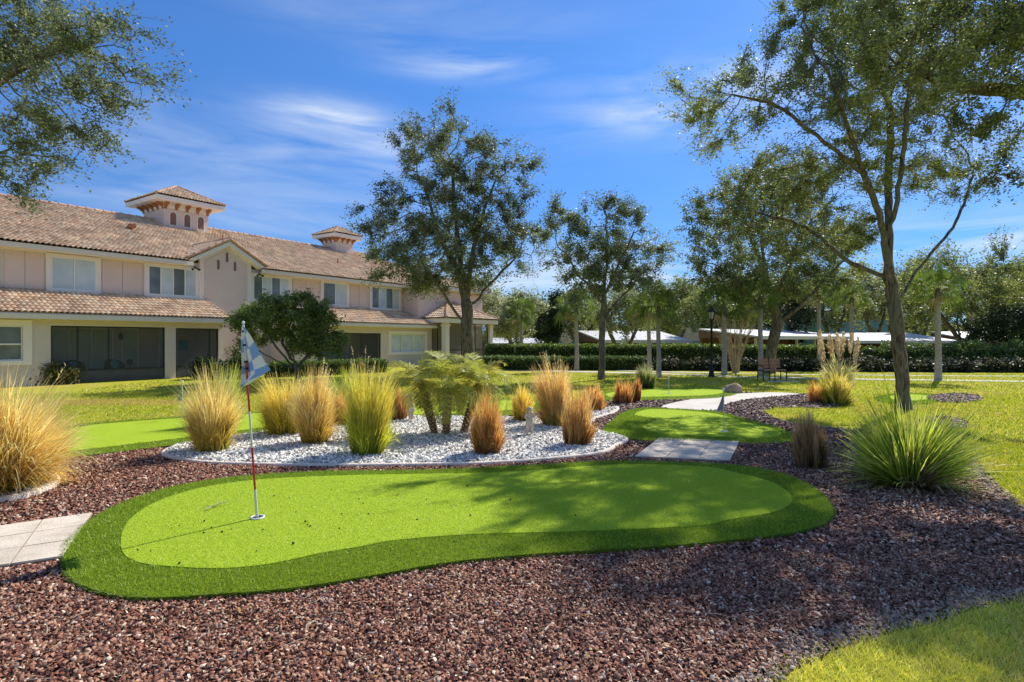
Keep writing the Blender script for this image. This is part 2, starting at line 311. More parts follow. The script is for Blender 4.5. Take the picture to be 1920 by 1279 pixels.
def green(outer_px, inner_px, label, h=0.035, nf=30000, ns=0, cup=None, bw=0.004, bh=0.03):
    outer = smooth_poly(gp(outer_px, h + 0.02)); inner = smooth_poly(gp(inner_px, h)); c = outer.mean(0)
    e = empty('putting_green', (c[0], c[1], 0), 0, label, 'putting green', 'artificial putting greens')
    o2, i2 = outer - c, inner - c; GREENS.append(outer)
    slab('turf_fringe', o2, -0.03, h - 0.006, M['turf_dark'], e); slab('putting_surface', i2, h - 0.01, h, M['turf_lime'], e)
    P = sample_poly(o2, nf); k = ~inside(i2, P[:, 0], P[:, 1]); P = P[k]; n = len(P)
    hh = rng.uniform(0.7, 1.1, n) * bh * (.75 if bw < .006 else 1); t = rng.random((n, 1))
    cols = np.array([[0.11, 0.19, 0.01]]) * (1 - t) + np.array([[0.42, 0.56, 0.05]]) * t
    ex = near_edge(o2, P) < 0.03
    Vb, Fb, Cb = blades(np.column_stack([P, np.full(n, h - 0.008)]), hh, rng.uniform(0.7, 1.3, n) * bw, cols, 0.45)
    # blades hanging over the cut edge of the mat
    m_ = 60 * len(o2) if bw < 0.006 else 12 * len(o2); idx = rng.integers(0, len(o2), m_); q = o2[idx] + rng.random((m_, 1)) * (np.roll(o2, -1, axis=0)[idx] - o2[idx])
    out = q / (np.linalg.norm(q, axis=1, keepdims=True) + 1e-9); a = rng.uniform(0, 6.28, m_); d = np.stack([np.cos(a), np.sin(a), 0 * a], 1) * bw / 2
    p0 = np.column_stack([q, rng.uniform(0.0, h, m_)]); p1 = p0 + np.column_stack([out * rng.uniform(0.01, 0.035, (m_, 1)), rng.uniform(-0.01, 0.02, m_)])
    Ve = np.stack([p0 - d, p0 + d, p1 + d * 0.4, p1 - d * 0.4], 1).reshape(-1, 3); te = rng.random((m_, 1))
    Ce = np.repeat(np.array([[0.05, 0.10, 0.006]]) * (1 - te) + np.array([[0.18, 0.27, 0.014]]) * te, 4, axis=0)
    npmesh('fringe_pile', np.vstack([Vb, Ve]), np.vstack([Fb, np.arange(4 * m_).reshape(m_, 4) + len(Vb)]), M['turf_blade'], e, np.vstack([Cb, Ce]))
    if ns:
        P = sample_poly(i2, ns); n = len(P); t = rng.random((n, 1)) ** 1.5
        cols = np.array([[0.30, 0.43, 0.02]]) * (1 - t) + np.array([[0.54, 0.64, 0.09]]) * t
        Vb, Fb, Cb = blades(np.column_stack([P, np.full(n, h - 0.002)]), rng.uniform(0.006, 0.012, n), rng.uniform(0.003, 0.005, n), cols, 0.9)
        npmesh('surface_pile', Vb, Fb, M['turf_blade'], e, Cb)
    if cup:
        x, y = G(*cup, h); x -= c[0]; y -= c[1]
        b = MB(); b.lathe([(0.050, 0.001), (0.050, 0.012), (0.060, 0.012), (0.060, 0.001)], (x, y, h), 20); cu = b.build('cup', M['plastic'], e)
        b = MB(); b.lathe([(0.0, 0.006), (0.050, 0.006)], (x, y, h), 20); b.build('cup_hole', M['black'], cu)
    return e
g1o = [(121, 1050), (126, 1010), (180, 963), (250, 930), (340, 905), (450, 889), (600, 880), (800, 877), (1000, 868), (1150, 861), (1300, 864), (1400, 871), (1480, 888), (1532, 914), (1560, 945), (1556, 968), (1520, 985), (1450, 998), (1300, 1013), (1150, 1023), (1000, 1032), (850, 1046), (700, 1071), (550, 1094), (400, 1106), (270, 1112), (185, 1100), (136, 1078)]
g1i = [(232, 1038), (227, 1009), (240, 978), (275, 950), (330, 927), (400, 910), (500, 898), (650, 891), (819, 888), (965, 884), (1150, 871), (1311, 874), (1380, 886), (1450, 905), (1486, 935), (1453, 959), (1366, 974), (1300, 986), (1074, 996), (892, 1001), (746, 1012), (673, 1025), (600, 1037), (510, 1056), (419, 1065), (328, 1062), (265, 1055)]
green(g1o, g1i, 'large kidney shaped putting green in the foreground with the tall checked flag', 0.04, 150000, 130000, (483, 971))
green([(50, 852), (110, 800), (250, 785), (420, 774), (600, 762), (800, 750), (960, 744), (1022, 750), (1012, 770), (900, 780), (700, 788), (530, 804), (350, 828), (200, 846), (100, 856)],
      [(80, 845), (140, 803), (250, 790), (420, 779), (600, 767), (800, 756), (940, 751), (1000, 753), (985, 765), (880, 774), (700, 781), (530, 797), (350, 820), (200, 838), (110, 848)],
      'long putting green on the left running back behind the white gravel island', 0.03, 30000, 0, None, 0.009, 0.03)
green([(1130, 802), (1148, 786), (1172, 770), (1215, 763), (1334, 769), (1396, 783), (1450, 797), (1490, 813), (1494, 824), (1419, 828), (1334, 825), (1200, 822), (1148, 814)],
      [(1205, 800), (1230, 786), (1190, 777), (1225, 767), (1330, 774), (1392, 789), (1440, 801), (1466, 815), (1420, 821), (1334, 818), (1240, 812)],
      'small putting green between the square paver slab and the pale path, with a tiny flag', 0.035, 30000, 10000, (1357, 809), 0.007, 0.03)
green([(1110, 737), (1190, 727), (1330, 726), (1385, 733), (1345, 744), (1220, 748), (1130, 749)], [(1140, 737), (1200, 731), (1325, 730), (1360, 734), (1325, 741), (1215, 744), (1150, 745)],
      'far putting green behind the pale path, near the tan boulder', 0.03, 6000, 0, (1254, 738), 0.012, 0.03)
green([(1640, 743), (1680, 737), (1735, 737), (1768, 744), (1745, 754), (1680, 755), (1650, 750)], [(1665, 744), (1690, 740), (1725, 740), (1750, 745), (1732, 750), (1685, 751)],
      'putting green on the right lawn, behind the nearest oak trunk', 0.03, 6000, 0, None, 0.012, 0.03)

# white gravel islands with a poured kerb
isl_px = [(301, 855), (330, 838), (390, 828), (456, 818), (519, 810), (600, 794), (700, 785), (820, 784), (950, 785), (1040, 783), (1100, 773), (1159, 765), (1152, 776), (1120, 786), (1108, 797), (1128, 811), (1177, 824), (1160, 838), (1128, 853), (1036, 864), (906, 873), (750, 876), (600, 877), (450, 874), (360, 869)]
isl = smooth_poly(gp(isl_px), 5); e = empty('gravel_island', (0, 0, 0), 0, 'white gravel island edged with a low pink kerb, planted with palms and ornamental grasses', 'gravel bed')
def offset_poly(p, d):
    p = np.asarray(p); s = 1 if area_sign(p) > 0 else -1; t = np.roll(p, -1, 0) - np.roll(p, 1, 0); t /= np.linalg.norm(t, axis=1, keepdims=True) + 1e-9
    return p + np.stack([-t[:, 1], t[:, 0]], 1) * s * d
def curb(poly, w, h, parent, mt):
    a = np.asarray(poly); rings = [(a, 0.0), (a, h * 0.7), (offset_poly(a, w * 0.25), h), (offset_poly(a, w * 0.75), h), (offset_poly(a, w), h * 0.6), (offset_poly(a, w), 0.0)]
    vs = []; n = len(a)
    for r, z in rings: vs += [(x, y, z + 0.004) for x, y in r]
    fs = [(i * n + k, i * n + (k + 1) % n, (i + 1) * n + (k + 1) % n, (i + 1) * n + k) for i in range(len(rings) - 1) for k in range(n)]
    b = MB(); b.add(vs, fs, True); return b.build('kerb', mt, parent)
curb(isl, 0.085, 0.042, e, M['curb']); isl_in = offset_poly(isl, 0.07); slab('gravel', isl_in, 0.0, 0.035, M['white_base'], e)
isl2_px = [(113, 903), (96, 888), (60, 880), (0, 878), (-90, 880), (-160, 900), (-140, 935), (-60, 948), (0, 945), (55, 935), (100, 918)]
isl2 = smooth_poly(gp(isl2_px), 5); e2 = empty('gravel_island', (0, 0, 0), 0, 'small gravel ring with a stone kerb under the huge golden grass', 'gravel bed')
curb(isl2, 0.13, 0.06, e2, M['curb']); isl2_in = offset_poly(isl2, 0.09); slab('gravel', isl2_in, 0.0, 0.03, M['white_base'], e2)

# stones
BASE = np.array([[0.5, 0.42, 0.28], [-0.5, 0.38, 0.25], [-0.45, -0.42, 0.3], [0.42, -0.48, 0.22], [0.5, 0.5, -0.25], [-0.48, 0.48, -0.25], [-0.5, -0.5, -0.25], [0.5, -0.46, -0.25]])
BF = np.array([[0, 1, 2, 3], [0, 4, 5, 1], [1, 5, 6, 2], [2, 6, 7, 3], [3, 7, 4, 0]])
def stones(name, P, size, z, cols, mt, parent=None, flat=0.75):
    n = len(P); V = BASE[None] * (1 + rng.normal(0, 0.18, (n, 8, 3))); V[:, :, 0] *= rng.uniform(0.8, 1.9, (n, 1)); V[:, :, 2] *= flat * rng.uniform(0.5, 1.4, (n, 1))
    V[:, :4, :2] *= rng.uniform(0.35, 0.9, (n, 1, 1)); V *= size[:, None, None]
    for ax in ((1, 2), (0, 2), (0, 1)):
        a = rng.uniform(0, 6.28, n) if ax == (0, 1) else rng.normal(0, 0.7, n); c, s = np.cos(a)[:, None], np.sin(a)[:, None]
        u, w = V[:, :, ax[0]].copy(), V[:, :, ax[1]].copy(); V[:, :, ax[0]] = c * u - s * w; V[:, :, ax[1]] = s * u + c * w
    V[:, :, 0] += P[:, 0:1]; V[:, :, 1] += P[:, 1:2]; V[:, :, 2] += (z + rng.uniform(0, 0.55, n) * size)[:, None]
    Fs = (BF[None] + 8 * np.arange(n)[:, None, None]).reshape(-1, 4)
    return npmesh(name, V.reshape(-1, 3), Fs, mt, parent, np.repeat(cols, 8, axis=0))
pav_left = [G(-260, 1030), G(174, 967), G(119, 1051), G(-330, 1118)]
pav_mid = [G(1236, 824), G(1387, 831), G(1369, 868), G(1190, 860)]
path = smooth_poly(gp([(1240, 765), (1290, 751), (1350, 742), (1440, 737), (1500, 740), (1440, 746), (1390, 752), (1360, 760), (1335, 771)]), 4)
EXC = GREENS + [isl, isl2, np.array(pav_left), np.array(pav_mid), path]
def mulch_pts(n, y0, y1, x0, x1):
    X = rng.uniform(x0, x1, n); Y = rng.uniform(y0, y1, n); k = inside(mulch, X, Y) & (np.abs(X) < Y * 1.0 + 0.6)
    for p in EXC: k &= ~inside(p, X, Y)
    return np.stack([X[k], Y[k]], 1)
P1 = mulch_pts(150000, 2.3, 4.4, -4.8, 5.5); P2 = mulch_pts(170000, 4.4, 8.5, -8, 9); P3 = mulch_pts(60000, 8.5, 18, -8, 13)
P = np.vstack([P1, P2, P3]); size = np.concatenate([rng.uniform(0.007, 0.021, len(P1)), rng.uniform(0.014, 0.028, len(P2)), rng.uniform(0.028, 0.05, len(P3))]); n = len(P)
pal = np.array([1.02, 1.02, 0.90]) * np.array([[0.22, 0.085, 0.06], [0.29, 0.13, 0.09], [0.38, 0.20, 0.15], [0.45, 0.28, 0.22], [0.13, 0.055, 0.045], [0.56, 0.43, 0.36], [0.78, 0.66, 0.57], [0.075, 0.04, 0.035]])
ci = rng.choice(8, n, p=[.20, .22, .21, .12, .11, .06, .02, .06]); cols = pal[ci] * rng.uniform(0.75, 1.2, (n, 1))
# the bed is redder at the left and greyer, dustier to the right and far away
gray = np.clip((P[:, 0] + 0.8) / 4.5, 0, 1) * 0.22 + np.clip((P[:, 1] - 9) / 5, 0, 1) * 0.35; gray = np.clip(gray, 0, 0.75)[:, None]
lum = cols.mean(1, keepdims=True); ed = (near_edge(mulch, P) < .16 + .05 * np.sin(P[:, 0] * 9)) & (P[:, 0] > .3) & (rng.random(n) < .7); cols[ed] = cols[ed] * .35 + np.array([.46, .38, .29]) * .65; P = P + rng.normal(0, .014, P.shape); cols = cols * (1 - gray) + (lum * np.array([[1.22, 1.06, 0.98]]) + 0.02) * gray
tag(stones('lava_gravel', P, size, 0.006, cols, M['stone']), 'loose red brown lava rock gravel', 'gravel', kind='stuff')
print('mulch stones', n)
P = sample_poly(isl_in, 52000); n = len(P); cols = np.array([[0.95, 0.92, 0.85]]) * rng.uniform(0.55, 1.05, (n, 1)); cols[rng.random(n) < 0.12] *= 0.4
stones('gravel_chips', P, rng.uniform(0.018, 0.042, n), 0.035, cols, M['stone'], e)['kind'] = 'stuff'
P = sample_poly(isl2_in, 5000); n = len(P); cols = np.array([[0.72, 0.66, 0.52]]) * rng.uniform(0.55, 1.1, (n, 1))
stones('gravel_chips', P, rng.uniform(0.03, 0.055, n), 0.03, cols, M['stone'], e2)['kind'] = 'stuff'
# small mulch rings on the right lawn
for i, (px, py, rx, ry, lb) in enumerate(((1790, 748, 52, 8, 'flat ring of grey gravel on the right lawn beside the far green'), (1765, 796, 48, 12, 'ring of gravel round the trunk of the nearest oak'))):
    pl = smooth_poly([G(px + rx * math.cos(a), py + ry * math.sin(a)) for a in np.linspace(0, 2 * math.pi, 12, endpoint=False)], 4)
    e_ = empty('gravel_ring', (0, 0, 0), 0, lb, 'gravel ring'); slab('gravel', pl, -0.02, 0.010 + i * 0.004, M['mulch_base'], e_)
    P = sample_poly(pl, 2600); n = len(P); cols = np.array([[0.30, 0.22, 0.20]]) * rng.uniform(0.5, 1.7, (n, 1))
    stones('gravel_chips', P, rng.uniform(0.03, 0.055, n), 0.012, cols, M['stone'], e_)['kind'] = 'stuff'

# pavers and walks
def lerp2(q, u, v):
    a, b, c, d = [np.array(p) for p in q]; return (a * (1 - u) + b * u) * (1 - v) + (d * (1 - u) + c * u) * v
def paving(name, q, nu, nv, label, cat, z=0.035, gap=0.006):
    e = empty(name, (0, 0, 0), 0, label, cat); slab('joints', q, -0.02, z - 0.008, M['joint'], e)
    lu = np.linalg.norm(np.array(q[1]) - np.array(q[0])); lv = np.linalg.norm(np.array(q[3]) - np.array(q[0])); gu, gv = gap / lu, gap / lv
    for i in range(nu):
        for j in range(nv):
            p = [lerp2(q, i / nu + gu, j / nv + gv), lerp2(q, (i + 1) / nu - gu, j / nv + gv), lerp2(q, (i + 1) / nu - gu, (j + 1) / nv - gv), lerp2(q, i / nu + gu, (j + 1) / nv - gv)]
            slab('paver', p, 0, z + float(rng.uniform(-0.0015, 0.0015)), M['paver'], e)
    return e
paving('paver_path', pav_left, 4, 3, 'cream paver path meeting the big green at the left edge', 'path')
paving('paver_pad', pav_mid, 3, 3, 'square pale paver slab between the two nearer greens, dappled with tree shade', 'paving')
tag(slab('path', path, -0.02, 0.022, M['walk']), kind='structure')
def strip(name, pts, w, z, mt, kind='structure'):
    b = MB(); pts = [Vector((x, y, 0)) for x, y in pts]; vs = []
    for i, p in enumerate(pts):
        d = (pts[min(i + 1, len(pts) - 1)] - pts[max(i - 1, 0)]).normalized(); n = Vector((-d.y, d.x, 0)) * w / 2
        vs += [p - n + Vector((0, 0, z - .15)), p - n + Vector((0, 0, z)), p + n + Vector((0, 0, z)), p + n + Vector((0, 0, z - .15))]
    fs = [(4 * i + k, 4 * i + k + 1, 4 * i + 5 + k, 4 * i + 4 + k) for i in range(len(pts) - 1) for k in range(3)]
    b.add(vs, [f[::-1] for f in fs]); return tag(b.build(name, mt), kind=kind)
strip('sidewalk', [(60, 18), (36, 20.6), (20, 21.9), (14, 23.2), (10, 24.6), (6.5, 27), (1, 29.6), (-3, 32)], 0.8, 0.02, M['walk'])
strip('sidewalk', [(60, 22), (36, 24.2), (20, 25.2), (13, 26.2), (8, 28.2), (5.5, 29.6)], 0.55, 0.016, M['walk'])
strip('road', [(80, 50), (30, 50), (0, 50), (-12, 56)], 9, -0.93, M['asphalt'])

# ------------------------------------------------------------------ lawn blades (right lawn corner, and short grass further off)
def lawn_pts(n, y0, y1, x0, x1):
    X = rng.uniform(x0, x1, n); Y = rng.uniform(y0, y1, n); k = (np.abs(X) < Y * 0.97 + 0.5) & ~inside(mulch, X, Y)
    for p in EXC: k &= ~inside(p, X, Y)
    return np.stack([X[k], Y[k]], 1)
La = lawn_pts(90000, 2.3, 4.6, 1.0, 5.2); Lb = lawn_pts(120000, 4.4, 9, 3, 9.5); Lc = lawn_pts(150000, 9, 17, -16, 17); Ld = lawn_pts(60000, 17, 27, -14, 26)
P = np.vstack([La, Lb, Lc, Ld]); n = len(P); P = P + rng.normal(0, .035, (n, 2)) * (P[:, :1] > 0); dist = P[:, 1]
hh = rng.uniform(0.5, 1.2, n) * np.where(dist < 9, 0.040, 0.045); ww = np.where(dist < 4.8, 0.0045, np.where(dist < 9, 0.009, np.where(dist < 17, 0.018, 0.03))) * rng.uniform(0.7, 1.2, n)
pal = np.array([[0.26, 0.33, 0.025], [0.40, 0.43, 0.04], [0.52, 0.50, 0.06], [0.66, 0.54, 0.24], [0.16, 0.24, 0.025]])
cols = pal[rng.choice(5, n, p=[.24, .33, .22, .13, .08])] * rng.uniform(0.8, 1.2, (n, 1))
patch = np.sin(P[:, 0] * 1.9 + 2 * np.sin(P[:, 1] * 1.3)) * np.sin(P[:, 1] * 1.5 + 1.3 * np.sin(P[:, 0])); k = (patch > 0.45) & (rng.random(n) < 0.5); cols[k] = cols[k] * 0.4 + np.array([0.62, 0.46, 0.20]) * 0.6; cols[:len(La)] = np.clip(cols[:len(La)] * 1.05 + np.array([.24, .19, .09]), 0, .9); k = (((P[:, 0] + 10.2) / 2.3) ** 2 + ((P[:, 1] - 14.6) / .75) ** 2 < 1) & (rng.random(n) < .85); cols[k] = cols[k] * .2 + np.array([0.50, 0.33, 0.16]) * .8
Vb, Fb, Cb = blades(np.column_stack([P, np.zeros(n) - 0.002]), hh, ww, cols, 0.6)
tag(npmesh('lawn_grass', Vb, Fb, M['blade'], None, Cb), 'short sunlit yellow green lawn grass with straw coloured patches', 'grass', kind='stuff')
print('lawn blades', n)

# ------------------------------------------------------------------ ornamental grasses
def clump(px, py, H, R, n, c_base, c_mid, c_tip, label, name='ornamental_grass', cat='grass', rb=0.12, w=0.006, bend=0.7, lean=(0, 0), tiltmax=0.45, dead=0, plumes=0, seed=0, K=6, Z=None, group='ornamental grasses', kink=0.05, pcol=(0.62, 0.50, 0.32), ph=1.25):
    r = np.random.default_rng(seed + 100); x0, y0 = G(px, py) if Z is None else ((px - 960) / F * Z, Z)
    e = empty(name, (x0, y0, 0.02), 0, label, cat, group)
    def make(n, H, wv, cb, cm, ct, tmax, bend, rb, jit=0.35, kink=kink):
        nt = max(12, n // 38); tid = r.integers(0, nt, n); tphi = r.uniform(0, 6.283, nt); trr = np.sqrt(r.random(nt)); tH = r.uniform(0.78, 1.10, nt); ttone = r.uniform(0.72, 1.22, nt); tmix = r.normal(0, 0.16, nt); tb = r.uniform(0.4, 1.5, nt); tphi2 = tphi + r.normal(0, 0.45, nt)
        phi = tphi[tid] + r.normal(0, 0.10, n); rr = np.clip(trr[tid] + r.normal(0, 0.07, n), 0.02, 1.1); base = np.stack([np.cos(phi) * rr * rb, np.sin(phi) * rr * rb, np.zeros(n)], 1)
        phi2 = tphi2[tid] + r.normal(0, 0.38, n); L = H * tH[tid] * r.uniform(0.5, 1.12, n) * (0.66 + 0.42 * (1 - np.minimum(rr, 1) ** 2)); th0 = tmax * rr * r.uniform(0.2, 1.1, n); bd = bend * tb[tid] * r.uniform(0.4, 1.4, n) * (0.35 + 0.65 * rr)
        p = base.copy(); pts = [p.copy()]
        for i in range(1, K):
            t = i / (K - 1); th = th0 + bd * t ** 1.8; dl = (L / (K - 1))[:, None]
            d = np.stack([np.cos(phi2) * np.sin(th) + lean[0] * t, np.sin(phi2) * np.sin(th) + lean[1] * t, np.cos(th)], 1) + r.normal(0, kink, (n, 3))
            p = p + d / np.linalg.norm(d, axis=1, keepdims=True) * dl; p[:, 2] = np.maximum(p[:, 2], 0.01); pts.append(p.copy())
        a = r.uniform(0, 6.283, n); s = np.stack([np.cos(a), np.sin(a), np.zeros(n)], 1); V = []; C = []
        cb, cm, ct = np.array(cb), np.array(cm), np.array(ct); var = r.uniform(1 - jit, 1 + jit, (n, 1)) * ttone[tid][:, None]; mixr = r.normal(0, 0.14, n) + tmix[tid]
        # broad patches of tone through the clump
        side = 0.5 + 0.5 * np.sin(phi * 1.0 + seed); 
        for i, q in enumerate(pts):
            t = i / (K - 1); ww = (wv * 1.35 * (1 - t) ** 0.6 + 0.0012)
            V += [q - s * ww / 2, q + s * ww / 2]; tt = np.clip(t + mixr + 0.2 * (side - 0.5), 0, 1)[:, None]
            c = np.where(tt < 0.5, cb * (1 - tt * 2) + cm * tt * 2, cm * (2 - tt * 2) + ct * (tt * 2 - 1)) * var; C += [c, c]
        V = np.stack(V, 1).reshape(-1, 3); C = np.stack(C, 1).reshape(-1, 3); o = (np.arange(n) * 2 * K)[:, None]
        Fs = np.concatenate([o + np.array([[2 * i, 2 * i + 1, 2 * i + 3, 2 * i + 2]]) for i in range(K - 1)]); return V, Fs, C, pts
    V, Fs, C, _ = make(n, H, w, c_base, c_mid, c_tip, tiltmax, bend, rb)
    npmesh('blades', V, Fs, M['straw'], e, C)
    if tiltmax < .9:
        V, Fs, C, _ = make(int(n * .4), H * 0.62, w * 1.2, c_base, c_mid, c_mid, tiltmax * 1.7 + .12, bend * 1.5 + .5, rb * 1.05, .45, .16); npmesh('thatch', V, Fs, M['straw'], e, C)
    if dead:
        V, Fs, C, _ = make(dead, H * 0.55, w * 1.3, (0.20, 0.15, 0.08), (0.38, 0.30, 0.19), (0.50, 0.42, 0.28), 1.45, 1.1, rb * 1.1); npmesh('dead_blades', V, Fs, M['straw'], e, C)
    if plumes:
        V, Fs, C, pts = make(plumes, H * ph, 0.004, c_mid, pcol, pcol, tiltmax * 0.8, bend * 0.55, rb)
        m_ = 16; A, B_ = pts[-2], pts[-1]; t = r.random((plumes, m_, 1)); c0 = A[:, None] * (1 - t) + B_[:, None] * t; n2 = plumes * m_; c0 = c0.reshape(-1, 3); d = r.normal(0, 0.014, (n2, 3)); d[:, 2] = np.abs(d[:, 2]) + 0.014
        s = r.normal(0, 0.003, (n2, 3)); Vp = np.stack([c0 - s, c0 + s, c0 + d], 1).reshape(-1, 3)
        Vq = np.vstack([V, Vp]); tri = np.arange(3 * n2).reshape(n2, 3) + len(V); Fq = np.vstack([Fs, np.column_stack([tri, tri[:, 2]])])
        q = np.vstack([Fs[:, [0, 1, 2]], Fs[:, [0, 2, 3]], tri]); npmesh('seed_heads', Vq, q, M['straw'], e, np.vstack([C, np.repeat(np.array([pcol]) * r.uniform(0.8, 1.15, (n2, 1)), 3, axis=0)]))
    return e
GRN, YEL, GLD, STR, ORG, RST = (0.28, 0.32, 0.06), (0.66, 0.56, 0.11), (0.80, 0.56, 0.14), (0.95, 0.80, 0.42), (0.62, 0.38, 0.16), (0.48, 0.26, 0.13)
BRN = (0.20, 0.115, 0.05)
clump(8, 925, 1.18, 1, 4600, GRN, GLD, STR, 'huge arching golden grass clump at the left edge of the photo', rb=0.26, w=0.0075, bend=1.3, lean=(0.22, 0), tiltmax=0.5, seed=1, plumes=50, ph=1.1, pcol=STR)
clump(-95, 890, 1.4, 1, 3200, GRN, YEL, STR, 'golden grass clump cut by the left photo edge, behind the huge one', rb=0.25, w=0.007, bend=1.0, lean=(0.25, 0), tiltmax=0.5, seed=2)
clump(398, 850, 1.12, 1, 3000, GRN, (0.70, 0.55, 0.12), STR, 'golden grass clump nearest the left tip of the white gravel', rb=0.18, w=0.006, bend=0.65, tiltmax=0.2, seed=3, plumes=60, ph=1.08, pcol=STR)
clump(420, 800, 1.1, 1, 900, (0.14, 0.22, 0.04), (0.35, 0.43, 0.07), (0.61, 0.64, 0.17), 'greener upright grass showing behind the leftmost golden clump', rb=0.16, w=0.008, bend=0.4, tiltmax=0.35, seed=4)
clump(535, 818, 1.04, 1, 2600, GRN, (0.72, 0.61, 0.09), (0.90, 0.72, 0.22), 'yellow grass clump just right of the tall flag, behind its neighbour', rb=0.2, w=0.0065, bend=0.7, lean=(-0.08, 0), tiltmax=0.26, seed=5, plumes=30, ph=1.05, pcol=STR)
clump(588, 836, 1.08, 1, 2600, (0.32, 0.29, 0.06), (0.78, 0.55, 0.13), STR, 'golden clump with pale straw tips in front, third tall clump from the left on the gravel', rb=0.15, w=0.006, bend=0.55, tiltmax=0.18, seed=6, plumes=60, ph=1.08, pcol=STR)
clump(640, 800, 0.66, 1, 900, (0.39, 0.22, 0.07), (0.68, 0.40, 0.12), (0.85, 0.60, 0.22), 'low orange grass clump half hidden between two tall clumps', rb=0.15, w=0.007, bend=0.4, tiltmax=0.2, kink=0.08, seed=7)
clump(692, 855, 1.24, 1, 3000, (0.20, 0.28, 0.03), (0.61, 0.64, 0.07), (0.87, 0.72, 0.17), 'tallest yellow green grass clump in the middle of the white gravel', rb=0.18, w=0.007, bend=0.42, tiltmax=0.14, seed=8, plumes=70, ph=1.22, pcol=(0.60, 0.52, 0.36))
clump(650, 765, 1.0, 1, 900, (0.17, 0.28, 0.04), (0.43, 0.52, 0.07), (0.65, 0.67, 0.17), 'bright green grass behind the clumps, below the round shrub', rb=0.2, w=0.012, bend=0.5, tiltmax=0.4, seed=9)
clump(746, 790, 0.68, 1, 1000, BRN, RST, (0.68, 0.40, 0.14), 'rusty red grass broom beside the farther stone figure', rb=0.15, w=0.009, bend=0.2, tiltmax=0.12, kink=0.1, seed=10)
clump(914, 855, 0.82, 1, 1700, (0.31, 0.18, 0.06), (0.60, 0.32, 0.10), (0.88, 0.55, 0.21), 'rusty orange barrel shaped grass in front of the palm', rb=0.16, w=0.0075, bend=0.3, tiltmax=0.08, kink=0.13, seed=11)
clump(979, 793, 0.72, 1, 900, (0.38, 0.35, 0.06), (0.84, 0.65, 0.13), (0.93, 0.72, 0.23), 'small yellow grass clump right behind the nearer stone figure', rb=0.12, w=0.009, bend=0.45, tiltmax=0.25, seed=12)
clump(1042, 802, 1.18, 1, 2500, (0.26, 0.27, 0.06), (0.72, 0.50, 0.17), (0.85, 0.62, 0.30), 'tall tan grass clump leaning left with feathery plumes, right of the palm', rb=0.17, w=0.007, bend=0.5, lean=(-0.13, 0), tiltmax=0.2, seed=13, plumes=60, ph=1.2, pcol=(0.72, 0.56, 0.38))
clump(1082, 838, 0.86, 1, 1600, (0.27, 0.15, 0.05), (0.59, 0.33, 0.11), (0.90, 0.63, 0.28), 'brown barrel shaped grass at the right end of the white gravel', rb=0.17, w=0.0075, bend=0.3, tiltmax=0.07, kink=0.12, seed=14)
clump(1112, 772, 0.6, 1, 1100, (0.31, 0.16, 0.05), (0.65, 0.37, 0.12), (0.86, 0.55, 0.22), 'rusty grass directly behind the brown barrel shaped one', rb=0.2, w=0.011, bend=0.2, tiltmax=0.12, kink=0.12, seed=15)
clump(1168, 757, 0.62, 1, 800, (0.29, 0.14, 0.05), (0.65, 0.35, 0.12), (0.84, 0.52, 0.20), 'left one of a pair of rusty grasses in front of the far green', rb=0.2, w=0.013, bend=0.2, tiltmax=0.12, kink=0.12, seed=16)
clump(1189, 754, 0.58, 1, 700, (0.29, 0.14, 0.05), (0.60, 0.32, 0.10), (0.81, 0.50, 0.19), 'right one of a pair of rusty grasses in front of the far green', rb=0.16, w=0.013, bend=0.2, tiltmax=0.1, kink=0.12, seed=17)
clump(1212, 729, 0.80, 1, 900, (0.10, 0.14, 0.04), (0.23, 0.28, 0.10), (0.49, 0.48, 0.26), 'dark green grass with grey plumes by the pair of palm trunks', rb=0.22, w=0.016, bend=0.4, tiltmax=0.3, seed=18, plumes=22, ph=1.5, pcol=(0.5, 0.47, 0.40))
clump(1519, 877, 0.72, 1, 1100, (0.19, 0.13, 0.07), (0.41, 0.28, 0.14), (0.55, 0.39, 0.25), 'dry brown upright grass left of the big green spiky one', rb=0.16, w=0.006, bend=0.12, tiltmax=0.08, kink=0.1, seed=19)
clump(1704, 912, 1.06, 1, 1500, (0.16, 0.24, 0.03), (0.44, 0.56, 0.07), (0.62, 0.68, 0.18), 'big spreading bright green spiky grass with dead blades at its foot', rb=0.20, w=0.016, bend=0.5, tiltmax=1.5, dead=420, seed=20)
clump(1568, 759, 0.84, 1, 1300, (0.20, 0.28, 0.04), (0.61, 0.58, 0.10), (0.90, 0.75, 0.26), 'yellow green grass clump left of the nearest oak trunk', rb=0.24, w=0.012, bend=0.5, tiltmax=0.35, seed=21, plumes=20, ph=1.25, pcol=STR)
clump(1532, 756, 0.60, 1, 700, (0.39, 0.22, 0.07), (0.74, 0.41, 0.13), (0.86, 0.57, 0.20), 'small orange grass left of the yellow green clump by the path', rb=0.13, w=0.010, bend=0.5, tiltmax=0.35, seed=22)
clump(1572, 722, 1.05, 1, 500, (0.20, 0.25, 0.09), (0.49, 0.49, 0.23), (0.72, 0.70, 0.43), 'pampas grass with tall cream plumes behind the yellow green clump', rb=0.35, w=0.018, bend=0.9, tiltmax=0.6, seed=23, plumes=0)
